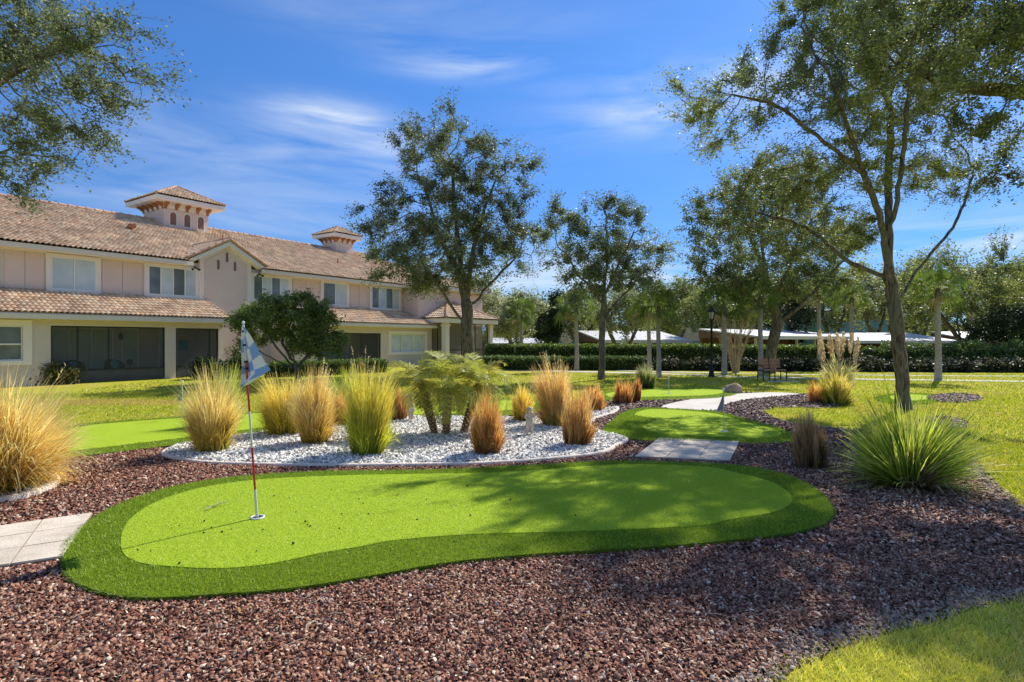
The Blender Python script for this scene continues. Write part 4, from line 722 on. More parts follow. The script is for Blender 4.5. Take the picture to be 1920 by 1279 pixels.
# round shrub tree before the house
Zs = 21.5
def ws(px, py, dy=0): v = W(px, py, Zs); v.y += dy; return v
make_tree('shrub_tree', 'round bushy green shrub tree with twisting stems in front of the pink bay', 'shrub', (*ws(560, 722)[:2], 0),
    [[(ws(560, 0).x, Zs, -.05), ws(556, 690), ws(548, 655)], [ws(556, 695), ws(530, 660, -.2), ws(510, 630, -.3), ws(490, 610, -.4)], [ws(556, 690), ws(590, 650, .2), ws(610, 620, .3)], [ws(550, 680), ws(520, 640, .4), ws(540, 600, .4)], [ws(556, 695), ws(500, 665, -.2), ws(470, 640, -.3)]],
    [lob(550, 590, 70, 34, Zs), lob(490, 598, 45, 30, Zs), lob(600, 620, 42, 46, Zs), lob(620, 655, 26, 26, Zs, 0, .9), lob(570, 640, 40, 34, Zs, .4, .7), lob(450, 640, 20, 32, Zs, 0, .5), lob(540, 570, 50, 18, Zs), lob(480, 625, 40, 22, Zs, .6, .5)],
    1300, 0.22, 0.34, 31, 0.11, 0.11, 31000, [(0.09, 0.13, 0.035), (0.16, 0.21, 0.055), (0.27, 0.33, 0.09)], tip_r=0.009, twig=0.24, leaf_thr=2.6)

# hedges and shrubs
def leafy_box(name, label, cat, pts, w, h, leaf, n, cols, seed, z0=None, topcol=None, group=None, core=True, rough=0.0):
    r = np.random.default_rng(seed); P = np.array(pts, float); c = P[len(P) // 2]; g = float(gz(np.array(c[0]), np.array(c[1]))) if z0 is None else z0
    e = empty(name, (c[0], c[1], g), 0, label, cat, group); seg = np.diff(P, axis=0); L_ = np.linalg.norm(seg, axis=1); cum = np.concatenate([[0], np.cumsum(L_)])
    def at(t):
        i = np.clip(np.searchsorted(cum, t, side='right') - 1, 0, len(L_) - 1); f = (t - cum[i]) / L_[i]; nrm = np.stack([-seg[i, 1], seg[i, 0]], 1) / L_[i][:, None]; return P[i] + seg[i] * f[:, None] - c, nrm
    if core:
        T = np.linspace(0, cum[-1] - 1e-4, max(2, int(cum[-1] / .5))); q, nr = at(T); b = MB(); vs = []
        for k in range(len(T)):
            for o, z in ((-w * .42, -0.1), (-w * .42, h * .86), (-w * .25, h * .93), (w * .25, h * .93), (w * .42, h * .86), (w * .42, -0.1)): vs.append((q[k][0] + nr[k][0] * o, q[k][1] + nr[k][1] * o, z))
        fs = [(6 * k + j, 6 * k + j + 1, 6 * k + 7 + j, 6 * k + 6 + j) for k in range(len(T) - 1) for j in range(5)] + [tuple(range(6)), tuple(range(len(vs) - 6, len(vs)))[::-1]]
        b.add(vs, fs); b.build('branches', M['hedge_core'], e)
    t = r.uniform(0, cum[-1], n); q, nr = at(t); face = r.random(n); bump = 1 + rough * np.sin(t * 3.1 + seed) * np.sin(t * 1.3)
    o = np.where(face < .33, -w / 2, np.where(face < .45, w / 2, r.uniform(-w / 2, w / 2, n))) * bump; z = np.where(face < .45, r.uniform(0, h, n), h + 0 * face) * bump; endz = (t < .1) | (t > cum[-1] - .1)
    z = np.where(endz, r.uniform(0, h, n), z); x = np.stack([q[:, 0] + nr[:, 0] * o, q[:, 1] + nr[:, 1] * o, z], 1) + r.normal(0, leaf * .5 + rough * .12, (n, 3))
    a = r.normal(0, 1, (n, 3)); a /= np.linalg.norm(a, axis=1, keepdims=True); bb = np.cross(a, r.normal(0, 1, (n, 3))); bb /= np.linalg.norm(bb, axis=1, keepdims=True); ls = leaf * r.uniform(.7, 1.3, (n, 1))
    V = np.stack([x - a * ls * .5, x - bb * ls * .3, x + a * ls * .5, x + bb * ls * .3], 1).reshape(-1, 3); cs = np.array(cols); C = cs[r.integers(0, len(cs), n)] * r.uniform(.75, 1.25, (n, 1))
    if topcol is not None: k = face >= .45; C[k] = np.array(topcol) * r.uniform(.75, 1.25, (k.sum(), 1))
    npmesh('foliage', V, np.arange(4 * n).reshape(n, 4), M['leaf'], e, np.repeat(C, 4, axis=0)); return e
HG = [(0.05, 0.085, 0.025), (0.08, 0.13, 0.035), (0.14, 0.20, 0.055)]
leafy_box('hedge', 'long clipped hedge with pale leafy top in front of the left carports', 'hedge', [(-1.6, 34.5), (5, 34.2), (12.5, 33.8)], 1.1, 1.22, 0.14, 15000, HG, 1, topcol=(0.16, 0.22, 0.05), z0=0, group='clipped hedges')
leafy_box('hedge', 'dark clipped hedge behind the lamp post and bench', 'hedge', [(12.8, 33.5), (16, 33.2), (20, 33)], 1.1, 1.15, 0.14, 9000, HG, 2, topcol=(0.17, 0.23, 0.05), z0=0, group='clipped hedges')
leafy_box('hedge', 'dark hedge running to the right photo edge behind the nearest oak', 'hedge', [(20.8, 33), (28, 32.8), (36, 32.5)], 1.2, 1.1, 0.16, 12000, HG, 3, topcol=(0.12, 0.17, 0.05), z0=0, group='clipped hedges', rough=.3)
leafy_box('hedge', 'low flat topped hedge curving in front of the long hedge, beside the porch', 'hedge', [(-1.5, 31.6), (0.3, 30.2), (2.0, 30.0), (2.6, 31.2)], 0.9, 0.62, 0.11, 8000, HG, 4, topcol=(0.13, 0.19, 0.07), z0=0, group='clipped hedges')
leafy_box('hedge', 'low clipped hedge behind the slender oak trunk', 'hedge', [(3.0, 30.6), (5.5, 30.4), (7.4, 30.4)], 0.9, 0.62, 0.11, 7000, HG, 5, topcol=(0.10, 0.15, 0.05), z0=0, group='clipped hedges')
leafy_box('groundcover_row', 'row of dark glossy low shrubs along the far side of the walk', 'shrub', [(7.6, 30.2), (14, 29.6), (22, 28.6), (32, 28.2)], 1.1, 0.42, 0.15, 16000, [(0.012, 0.02, 0.014), (0.03, 0.04, 0.02), (0.10, 0.09, 0.07)], 6, z0=0, rough=.35)
leafy_box('shrub', 'small brown green shrub against the house by the left grass', 'shrub', [(-17.2, 20.3), (-16.7, 20.6), (-16.1, 20.9)], 0.6, 0.62, 0.09, 3500, [(0.12, 0.12, 0.04), (0.22, 0.19, 0.08), (0.08, 0.09, 0.03)], 7, z0=0, rough=.3, group='shrubs by the house')
leafy_box('shrub', 'dark low shrub below the second porch opening', 'shrub', [(-13.0, 23.2), (-12.0, 23.4), (-10.9, 23.8)], 0.8, 0.75, 0.09, 5000, [(0.015, 0.03, 0.012), (0.03, 0.055, 0.02)], 8, z0=0, rough=.25, group='shrubs by the house')
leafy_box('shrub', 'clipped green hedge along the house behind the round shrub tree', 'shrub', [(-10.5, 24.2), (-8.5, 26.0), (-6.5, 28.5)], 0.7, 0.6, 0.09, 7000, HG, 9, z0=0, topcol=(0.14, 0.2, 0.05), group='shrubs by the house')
# crape myrtle: bare vase of pale stems
def myrtle():
    x, y = (1380 - 960) / F * 28, 28.0; e = empty('crape_myrtle', (x, y, 0), 0, 'leafless vase shaped multi stemmed shrub between the lamp post and the bench', 'shrub'); r = random.Random(3); b = MB()
    for i in range(26):
        a = i * 2.4; R_ = r.uniform(.25, 1.0); h = r.uniform(1.9, 3.0); p = [(0.12 * math.cos(a), 0.12 * math.sin(a), -.05)]
        for k in range(1, 6): t = k / 5; p.append(((.12 + R_ * t ** 1.5) * math.cos(a) + r.uniform(-.05, .05), (.12 + R_ * t ** 1.5) * math.sin(a) + r.uniform(-.05, .05), h * t))
        b.tube(p, [.04, .034, .028, .02, .014, .006], 5)
        for k in range(9):
            t = r.uniform(.45, 1); i0 = min(4, int(t * 5)); q = Vector(p[i0]).lerp(Vector(p[i0 + 1]), t * 5 - i0); d = Vector((math.cos(a) + r.uniform(-1, 1), math.sin(a) + r.uniform(-1, 1), r.uniform(.8, 2))).normalized() * r.uniform(.2, .5); b.tube([q, q + d], [.01, .004], 4, False)
    b.build('stems', mat('myrtle_mat', (0.34, 0.27, 0.17), (0.46, 0.38, 0.26), 6, 0.9), e)
myrtle()
# cabbage palms
for i, (px, py, top, tr, lb) in enumerate([(1081, 695, 575, .13, 'cabbage palm with pale trunk left of the slender oak'), (1217, 699, 575, .12, 'grey trunked cabbage palm, left of the pair right of the slender oak'), (1235, 708, 578, .12, 'pale trunked cabbage palm, right of the pair right of the slender oak'), (1358, 704, 575, .13, 'cabbage palm just right of the black lamp post'),
                                      (1426, 705, 560, .13, 'cream trunked cabbage palm left of the bench'), (1536, 692, 550, .13, 'cabbage palm behind the bench, right of the leaning oak'), (1759, 713, 545, .135, 'stout pale cabbage palm on the right lawn by the walk'), (1597, 686, 560, .15, 'grey cabbage palm behind the pampas plumes'), (978, 684, 590, .12, 'cabbage palm behind the low curved hedge')]):
    x, y = G(px, py); h = EYE + (HOR - top) * y / F; fan_palm(h, tr * .8, 30 + i, lb, (x, y, 0), crown=1.0)

# ------------------------------------------------------------------ house
house = empty('house', (-16.615, 20.337, 0), math.radians(56.0), 'long two storey pink and cream stucco house with clay tile roofs and two roof turrets', 'house')
YU = 2.0
def tiled(name, O, u, v, poly, parent, seed=0, pu=0.17, pv=0.32):
    """rows of barrel tiles laid on a plane: O origin, u along the eave, v up the slope, poly in (u,v)"""
    O, u, v = Vector(O), Vector(u).normalized(), Vector(v).normalized(); n = u.cross(v); r = np.random.default_rng(seed); P = np.array(poly); lo, hi = P.min(0), P.max(0)
    us = np.arange(math.floor(lo[0] / pu) * pu, hi[0] + pu, pu / 5); vs = []
    k0 = math.floor(lo[1] / pv)
    for k in range(k0, int(hi[1] / pv) + 2): vs += [(k * pv, 0.052), ((k + .5) * pv, 0.026), ((k + .999) * pv, 0.0)]
    U, Vv = np.meshgrid(us, np.array([a for a, _ in vs])); Hh = np.meshgrid(us, np.array([b for _, b in vs]))[1] + 0.065 * np.abs(np.sin(np.pi * U / pu)) ** 0.8
    Uc, Vc = np.clip(U, lo[0], hi[0]), np.clip(Vv, lo[1], hi[1])
    X = np.array(O)[None] + Uc.ravel()[:, None] * np.array(u) + Vc.ravel()[:, None] * np.array(v) + Hh.ravel()[:, None] * np.array(n)
    ny, nx = U.shape; I = np.arange(nx * ny).reshape(ny, nx); Fq = np.stack([I[:-1, :-1].ravel(), I[:-1, 1:].ravel(), I[1:, 1:].ravel(), I[1:, :-1].ravel()], 1)
    cu = Uc.ravel()[Fq].mean(1); cv = Vc.ravel()[Fq].mean(1); k = inside(P, cu, cv); Fq = Fq[k]; cu, cv = cu[k], cv[k]
    ti = (np.floor(cu / pu).astype(int) * 73856093 ^ np.floor(cv / pv + 1e-4).astype(int) * 19349663) % 997
    pal = np.array([[0.49, 0.36, 0.27], [0.55, 0.42, 0.32], [0.43, 0.30, 0.22], [0.59, 0.47, 0.37], [0.50, 0.36, 0.27]]); tc_ = np.array([1.2, 1.24, 1.17]) * pal[np.random.default_rng(3).integers(0, 5, 997)] * np.random.default_rng(4).uniform(.93, 1.07, (997, 1))
    C = tc_[ti]; Vf = X[Fq].reshape(-1, 3); return npmesh(name, Vf, np.arange(len(Vf)).reshape(-1, 4), M['tile'], parent, np.repeat(C, 4, axis=0))
def ridge(name, a, b, parent, rad=.10, step=.4):
    a, b = Vector(a), Vector(b); n = max(1, int((b - a).length / step)); m = MB(); r = random.Random(int(a.x * 10))
    for i in range(n):
        p, q = a.lerp(b, i / n), a.lerp(b, (i + 1.12) / n); c = r.uniform(.85, 1.15); m.col = (0.50 * c, 0.32 * c, 0.24 * c); m.tube([p + Vector((0, 0, .02)), q + Vector((0, 0, .0))], [rad * 1.08, rad * .9], 8)
    return m.build(name, M['tile'], parent, color=True)
sl = lambda dy, dz: (0, dy, dz)
# walls
b = MB(); b.box(-14, 19.7, YU + 0.0, 19.0, -.3, 5.22); b.box(19.7, 26.7, 0.7, 19.0, -.3, 5.24); b.build('wall', M['cream'], house)
# lower additions: piers, header, side walls, room behind
def addition(s0, s1, opens, H=2.42):
    b = MB(); y0, y1 = 0.0, .22; cur = s0
    for (a, c, zt, zb) in opens:
        b.box(cur, a, y0, y1, -.3, H); b.box(a, c, y0, y1, zt, H)
        if zb > 0: b.box(a, c, y0, y1, -.3, zb)
        cur = c
    b.box(cur, s1, y0, y1, -.3, H); b.box(s1 - .2, s1, y1, YU, -.3, H); b.box(s0, s0 + .2, y1, YU, -.3, H); b.build('addition_wall', M['cream'], house)
    b = MB(); b.box(s0 + .2, s1 - .2, y1, YU, -.02, .06); b.build('patio_floor', M['patio'], house)
    b = MB(); b.box(s0 + .2, s1 - .2, .22, YU, 2.30, 2.38); b.build('patio_ceiling', M['roomwall'], house)
addition(-14, 6.34, [(-1.55, -.77, 2.12, .9), (0.02, 3.87, 2.14, .0), (4.3, 6.12, 2.12, .0)])
addition(10.0, 20.3, [(11.38, 15.83, 2.0, .0), (16.64, 19.59, 1.97, .85)])
# trims on the lower wall
b = MB()
for rects in (((-1.75, -1.55, .75, 2.32), (-.77, -.52, .75, 2.32), (-1.55, -.77, 2.12, 2.32), (-1.55, -.77, .75, .9)), ((16.42, 16.64, .7, 2.15), (19.59, 19.8, .7, 2.15), (16.64, 19.59, 1.97, 2.15), (16.64, 19.59, .7, .85))):
    b = MB()
    for (a, c, z0, z1) in rects: b.box(a, c, -.04, 0.0, z0, z1)
    b.build('window_trim', M['trim'], house)
# upper walls: cream trim band with pink recessed panels shown proud by a hair
def panel(s0, s1, z0=3.0, z1=4.95, y=YU - .03): 
    b = MB(); mid = (s0 + s1) / 2; b.box(s0, mid - .012, y, YU, z0, z1); b.box(mid + .012, s1, y, YU, z0, z1); return b.build('pink_panel', M['pink'], house)
for a, c in ((-6.4, -4.6), (-2.9, -1.9), (-0.75, .40), (2.33, 3.83), (11.3, 12.96), (15.21, 16.58)): panel(a, c)
b = MB(); b.box(19.67, 19.7, .72, 2.0, 3.0, 4.9); b.build('pink_panel', M['pink'], house)
b = MB(); b.box(19.72, 26.7, .67, .7, 2.6, 4.92); b.build('pink_panel', mat('pale_pink_mat', (0.72, 0.56, 0.49), (0.75, 0.59, 0.52), 1.1, .9, .3, 90), house)
def window(s0, s1, z0, z1, n, y=YU, dark=(), sill=True, arr=None):
    fr = MB(); t = .16
    fr.box(s0 - t, s1 + t, y - .07, y - .001, z1, z1 + t * .7); fr.box(s0 - t, s1 + t, y - .09, y - .001, z0 - t * .8, z0); fr.box(s0 - t, s0, y - .07, y - .001, z0, z1); fr.box(s1, s1 + t, y - .07, y - .001, z0, z1); w = fr.build('window', M['trim'], house)
    f2 = MB(); g = .045; W_ = (s1 - s0) / n
    for i in range(n + 1): f2.box(s0 + i * W_ - (g / 2 if 0 < i < n else (0 if i == 0 else g)), s0 + i * W_ + (g / 2 if 0 < i < n else (g if i == 0 else 0)), y - .055, y - .004, z0 + g, z1 - g)
    f2.box(s0, s1, y - .055, y - .004, z0, z0 + g); f2.box(s0, s1, y - .055, y - .004, z1 - g, z1); f2.build('window_frame', M['white'], w)
    for i in range(n):
        p = MB(); p.box(s0 + i * W_ + .03, s0 + (i + 1) * W_ - .03, y - .03, y - .006, z0 + .03, z1 - .03); p.build('pane', M['pane_dark'] if i in dark else M['pane'], w)
window(-4.4, -3.1, 3.62, 4.9, 2, dark=(0,)); window(0.62, 2.13, 3.60, 4.88, 2); window(4.07, 6.15, 3.62, 4.90, 4, dark=(0, 2)); window(8.98, 11.04, 3.68, 4.92, 4, dark=(0, 2)); window(13.25, 14.97, 3.65, 4.93, 2, dark=(0,)); window(16.9, 19.3, 3.6, 4.95, 4, dark=(0, 2))
def lowwin(s0, s1, z0, z1, n, my=None):
    w = MB(); g = .05; W_ = (s1 - s0) / n
    for i in range(n + 1): c = s0 + i * W_; w.box(max(s0, c - g / 2), min(s1, c + g / 2), .06, .12, z0, z1)
    w.box(s0, s1, .05, .125, z0, z0 + g); w.box(s0, s1, .05, .125, z1 - g, z1)
    if my: w.box(s0, s1, .05, .13, my, my + g)
    o = w.build('window', M['white'], house); p = MB(); p.box(s0, s1, .13, .15, z0, z1); p.build('pane', M['pane'] if n > 1 else M['pane_dark'], o)
lowwin(-1.55, -.77, .9, 2.12, 1, 1.45); lowwin(16.64, 19.59, .85, 1.97, 3)
# screened openings
def screen(s0, s1, zt, muls, rail=.45):
    fr = MB(); g = .05; fr.box(s0, s0 + g, .03, .09, .06, zt); fr.box(s1 - g, s1, .03, .09, .06, zt); fr.box(s0 + g, s1 - g, .03, .09, zt - g, zt); fr.box(s0 + g, s1 - g, .03, .09, rail, rail + .05)
    for m_ in muls: fr.box(m_ - .02, m_ + .02, .035, .085, rail + .05, zt - g)
    o = fr.build('screen_frame', M['dark_frame'], house); p = MB(); p.box(s0 + g, s1 - g, .055, .06, rail + .05, zt - g); p.build('screen', M['screen'], o); p = MB(); p.box(s0 + g, s1 - g, .04, .08, .06, rail); p.build('kick_panel', M['kick'], o)
screen(.02, 3.87, 2.14, (0.85, 1.85)); screen(4.3, 6.12, 2.12, (5.75,)); screen(11.38, 15.83, 2.0, (12.9, 14.4))
# sliding glass doors at the back of the patio
for (a, c, n) in ((.4, 2.7, 3), (3.05, 3.65, 1), (4.5, 5.3, 1), (12, 15, 3)):
    d = MB(); W_ = (c - a) / n
    for i in range(n + 1): d.box(a + i * W_ - .03, a + i * W_ + .03, YU - .06, YU - .004, .06, 2.1)
    d.box(a, c, YU - .06, YU - .004, 2.05, 2.12); o = d.build('glass_door', M['white'], house); p = MB(); p.box(a + .03, c - .03, YU - .03, YU - .008, .07, 2.05); p.build('pane', mat('door_glass_mat', (0.40, 0.50, 0.48), (0.55, 0.62, 0.60), 1.5, .12, spec=.6), o)
b = MB(); b.box(5.35, 5.75, YU - .05, YU - .004, 1.15, 1.6); b.build('wall_picture', M['teal'], house)
b = MB(); b.tube([(2.95, 1.9, 1.75), (2.95, 1.82, 1.85)], .02); b.lathe([(0.03, 1.6), (.08, 1.68), (.08, 1.85), (.03, 1.93)], (2.95, 1.8, 0), 8); b.build('wall_lantern', M['black'], house)
# eaves and roofs
TS = 0.365
b = MB(); b.box(-14.5, 5.75, 1.42, 1.58, 5.02, 5.2); b.box(-14.5, 5.75, 1.58, YU, 5.02, 5.06); b.box(9.2, 19.25, 1.42, 1.58, 5.02, 5.2); b.box(9.2, 19.25, 1.58, YU, 5.02, 5.06)
b.box(19.2, 19.34, .12, 2.0, 5.04, 5.24); b.box(19.34, 27.2, .12, .26, 5.04, 5.24); b.box(19.34, 27.2, .26, .7, 5.04, 5.08); b.box(27.06, 27.2, .26, 19, 5.04, 5.24)
b.box(-14.5, 6.5, -.42, -.28, 2.36, 2.53); b.box(-14.5, 6.5, -.28, 0, 2.36, 2.40); b.box(9.8, 20.4, -.42, -.28, 2.36, 2.53); b.box(9.8, 20.4, -.28, 0, 2.36, 2.40)
b.build('fascia', M['fascia'], house)
b = MB(); b.box(-14, 19.7, YU - .02, YU, 4.96, 5.02); b.build('frieze', M['trim'], house)
b = MB()
for s0, s1, y0 in ((-14.5, 5.7, 1.45), (5.7, 9.3, 2.3), (9.3, 23.4, 1.45)):
    z0 = 5.17 + TS * (y0 - 1.45); b.prism([(s0, y0, z0 - .02), (s0, y0, z0), (s0, 10.5, 8.48), (s0, 19.5, 5.17), (s0, 19.5, 5.1), (s0, y0, 5.1)], (s1 - s0, 0, 0))
b.add([(23.4, 10.5, 8.46), (27.1, 1.5, 5.15), (27.1, 19.4, 5.15), (23.4, 1.5, 5.15), (23.4, 19.4, 5.15)], [(0, 1, 2), (0, 3, 1), (0, 2, 4)]); b.build('roof_deck', M['farroof'], house)
L = math.hypot(9.1, 9.1 * TS)
tiled('roof', (-14.5, 1.4, 5.19), (1, 0, 0), (0, 1, TS), [(0, 0), (20.2 - .0, 0), (21.7, 1.2), (23.9, 0), (33.8, 0), (37.0, 2.0), (38.2, L - .1), (0, L - .1)][:1] + [(20.1, 0), (20.1, .35), (21.9, 3.6), (23.8, .35), (23.8, 0), (41.7, 0), (38.1, L), (0, L)], house, 1)
tiled('roof', (27.2, 19.5, 5.19), (0, -1, 0), (-1, 0, TS * 2.48), [(0, 0), (18, 0), (9, 4.95)], house, 2)
ridge('roof_ridge', (-14.5, 10.5, 8.56), (23.5, 10.5, 8.56), house, .11); ridge('roof_ridge', (23.5, 10.5, 8.55), (27.2, 1.4, 5.3), house, .10)
# wing hip roof
ax, ay, az_ = 22.95, 3.95, 6.62
b = MB(); b.add([(19.2, .15, 5.2), (27.2, .15, 5.2), (ax, ay, az_), (ax, 6.2, az_), (19.2, 4, 5.2), (27.2, 4, 5.2)], [(0, 1, 2), (0, 2, 3, 4), (1, 5, 3, 2)]); b.build('roof_deck', M['farroof'], house)
v = Vector((0, ay - .15, az_ - 5.22)); tiled('roof', (19.2, .12, 5.22), (1, 0, 0), v, [(0, 0), (8.0, 0), (3.75, v.length)], house, 3)
v2 = Vector((ax - 19.2, 0, az_ - 5.22)); tiled('roof', (19.2, 6.2, 5.22), (0, -1, 0), v2, [(0, v2.length), (2.25, v2.length), (6.05, 0), (0, 0)], house, 4)
ridge('roof_ridge', (19.25, .2, 5.3), (ax, ay, az_ + .06), house, .10); ridge('roof_ridge', (27.15, .2, 5.3), (ax, ay, az_ + .06), house, .10); ridge('roof_ridge', (ax, ay, az_ + .06), (ax, 6.0, az_ + .06), house, .10)
# lower roofs
v = Vector((0, 2.42, .95)); tiled('lower_roof', (-14.5, -.42, 2.54), (1, 0, 0), v, [(0, 0), (21.02, 0), (21.02, v.length), (0, v.length)], house, 5)
tiled('lower_roof', (9.8, -.42, 2.54), (1, 0, 0), v, [(0, 0), (10.6, 0), (10.6, v.length), (0, v.length)], house, 6)
for s0, s1 in ((-14.5, 6.48), (9.82, 20.38)):
    b = MB(); b.prism([(s0, -.40, 2.44), (s0, -.40, 2.55), (s0, 2.0, 3.50), (s0, 2.0, 2.44)], (s1 - s0, 0, 0)); b.build('lower_roof_deck', M['trim'], house)
ridge('roof_ridge', (6.50, -.42, 2.58), (6.50, 2.0, 3.53), house, .06, .35)
# gabled bay
b = MB(); b.prism([(6.25, YU - .14, -.3), (8.82, YU - .14, -.3), (8.82, YU - .14, 5.5), (7.52, YU - .14, 6.25), (6.25, YU - .14, 5.5)], (0, .135, 0)); b.build('bay_wall', M['trim'], house)
b = MB(); b.prism([(6.45, YU - .17, 0), (8.58, YU - .17, 0), (8.58, YU - .17, 5.36), (7.52, YU - .17, 5.98), (6.45, YU - .17, 5.36)], (0, .032, 0)); b.build('pink_panel', M['pink'], house)
for s_, z_ in ((7.05, 5.02), (7.48, 5.42), (7.88, 5.02)): b = MB(); b.box(s_, s_ + .11, YU - .19, YU - .168, z_, z_ + .44); b.build('wall_slot', M['brownred'], house)
gl = [(5.55, 1.55, 5.28), (7.52, 1.55, 6.40), (9.49, 1.55, 5.28)]
b = MB(); b.prism([gl[0], gl[1], gl[2], (9.15, 1.55, 5.28), (7.52, 1.55, 6.18), (5.89, 1.55, 5.28)], (0, .14, 0)); b.prism([(5.6, 1.69, 5.29), (7.52, 1.69, 6.38), (9.44, 1.69, 5.29), (9.2, 1.69, 5.22), (7.52, 1.69, 6.2), (5.84, 1.69, 5.22)], (0, .3, 0)); b.build('gable_fascia', M['trim'], house)
vl = Vector((1.97, 0, 1.12)); tiled('gable_roof', (5.52, 5.2, 5.33), (0, -1, 0), vl, [(0, vl.length), (3.68, vl.length), (3.68, 0), (2.9, 0)], house, 7)
vr = Vector((-1.97, 0, 1.12)); tiled('gable_roof', (9.52, 1.5, 5.33), (0, 1, 0), vr, [(0, 0), (.8, 0), (3.7, vr.length), (0, vr.length)], house, 8)
ridge('roof_ridge', (7.52, 1.5, 6.49), (7.52, 5.0, 6.49), house, .09); ridge('roof_ridge', (5.5, 1.53, 5.38), (7.52, 1.53, 6.49), house, .075, .33); ridge('roof_ridge', (9.54, 1.53, 5.38), (7.52, 1.53, 6.49), house, .075, .33)
# turrets
def hip4(s0, s1, y0, y1, z, zt, seed, name='turret_roof'):
    cx, cy = (s0 + s1) / 2, (y0 + y1) / 2
    for O, u, v, Lh in (((s0, y0, z), (1, 0, 0), (0, cy - y0, zt - z), s1 - s0), ((s0, y1, z), (0, -1, 0), (cx - s0, 0, zt - z), y1 - y0), ((s1, y0, z), (0, 1, 0), (cx - s1, 0, zt - z), y1 - y0), ((s1, y1, z), (-1, 0, 0), (0, cy - y1, zt - z), s1 - s0)):
        tiled(name, O, u, v, [(0, 0), (Lh, 0), (Lh / 2, Vector(v).length)], house, seed)
    for a in ((s0, y0), (s1, y0), (s0, y1), (s1, y1)): ridge('roof_ridge', (*a, z + .05), (cx, cy, zt + .06), house, .075, .35)
def turret(s0, w, y0, zb, zt, apex, ov, nw, nb):
    s1, y1 = s0 + w, y0 + w; b = MB(); b.box(s0, s1, y0, y1, zb - 1.2, zt); t = b.build('turret', M['pink'], house)
    b = MB(); b.box(s0 - .03, s1 + .03, y0 - .03, y1 + .03, zt - .28, zt + .02); b.box(s0 - .02, s1 + .02, y0 - .02, y1 + .02, zb + .0, zb + .12); b.build('turret_trim', M['trim'], t)
    b = MB(); b.box(s0 - ov, s1 + ov, y0 - ov, y1 + ov, zt + .02, zt + .08); b.box(s0 - ov - .02, s1 + ov + .02, y0 - ov - .02, y1 + ov + .02, zt + .08, zt + .26); b.build('eave', M['trim'], t)
    hip4(s0 - ov - .05, s1 + ov + .05, y0 - ov - .05, y1 + ov + .05, zt + .27, apex, 9)
    for i in range(nb + 1):
        f = s0 + .06 + (w - .12) * i / nb
        for side in (0, 1):
            bb = MB(); k = .07
            if side == 0: bb.prism([(f - k, y0 - .03, zt), (f - k, y0 - .38, zt), (f - k, y0 - .36, zt - .10), (f - k, y0 - .10, zt - .22), (f - k, y0 - .03, zt - .34)], (2 * k, 0, 0))
            else: g_ = y0 + .06 + (w - .12) * i / nb; bb.prism([(s0 - .03, g_ - k, zt), (s0 - .38, g_ - k, zt), (s0 - .36, g_ - k, zt - .10), (s0 - .10, g_ - k, zt - .22), (s0 - .03, g_ - k, zt - .34)], (0, 2 * k, 0))
            bb.build('bracket', M['bracket'], t)
    for i in range(nw):
        c = s0 + w * (i + .62 if nw > 1 else .5) / (nw + .2); 
        for rr, mt, yo, zz in ((.23, M['trim'], .03, 0), (.165, M['brownred'], .045, .0)):
            zb_ = zb + .16 + (0 if rr > .2 else .06); zc = zb + .78; pts = [(c - rr, y0 - yo, zb_), (c + rr, y0 - yo, zb_)] + [(c + rr * math.cos(a), y0 - yo, zc + rr * math.sin(a)) for a in np.linspace(0, math.pi, 9)]
            bb = MB(); bb.prism(pts, (0, yo - .001, 0)); o = bb.build('turret_window' if rr > .2 else 'louver', mt, t)
    return t
turret(8.0, 2.5, 9.2, 8.0, 9.42, 10.72, .66, 3, 4); turret(20.35, 1.6, 9.7, 8.1, 9.32, 10.3, .5, 0, 3)
b = MB(); b.tube([(5.3, 6.9, 7.15), (5.3, 6.7, 7.35), (5.3, 6.35, 7.30)], [.16, .15, .12], 10); b.build('roof_vent', M['bracket'], house)
for s_, y_ in ((10.4, 7.4), (16.9, 5.2), (21.5, 6.6), (23.2, 7.6)): b = MB(); b.tube([(s_, y_, 5.1 + TS * (y_ - 1.4)), (s_, y_, 5.55 + TS * (y_ - 1.4))], .05, 8); b.build('vent_pipe', M['bracket'], house)
# corner porch
px0, px1, py0, py1 = 20.5, 25.3, -1.0, .7
for s_, y_ in ((px0, py0), (px1, py0)):
    b = MB(); b.box(s_ - .18, s_ + .18, y_ - .18, y_ + .18, -.2, 2.72); b.box(s_ - .23, s_ + .23, y_ - .23, y_ + .23, 2.5, 2.62); b.box(s_ - .23, s_ + .23, y_ - .23, y_ + .23, 0, .2); b.build('porch_column', M['trim'], house)
b = MB(); b.box(px0 - .45, px1 + .45, py0 - .45, py1, 2.72, 3.0); b.build('porch_beam', M['trim'], house)
b = MB(); b.box(px0 - .1, px1 + .1, py0 - .1, py1, -.2, .08); b.build('porch_floor', M['patio'], house)
v = Vector((0, 2.45, 1.3)); hs = px1 - px0 + 1.0
tiled('porch_roof', (px0 - .5, py0 - .5, 3.01), (1, 0, 0), v, [(0, 0), (hs, 0), (hs / 2, v.length)], house, 20)
vv = Vector((hs / 2, 0, 1.3)); tiled('porch_roof', (px0 - .5, py0 + 4.4, 3.01), (0, -1, 0), vv, [(2.45, vv.length), (4.9, 0), (2.6, 0)], house, 21)
tiled('porch_roof', (px1 + .5, py0 - .5, 3.01), (0, 1, 0), Vector((-hs / 2, 0, 1.3)), [(0, 0), (2.2, 0), (2.45, vv.length)], house, 22)
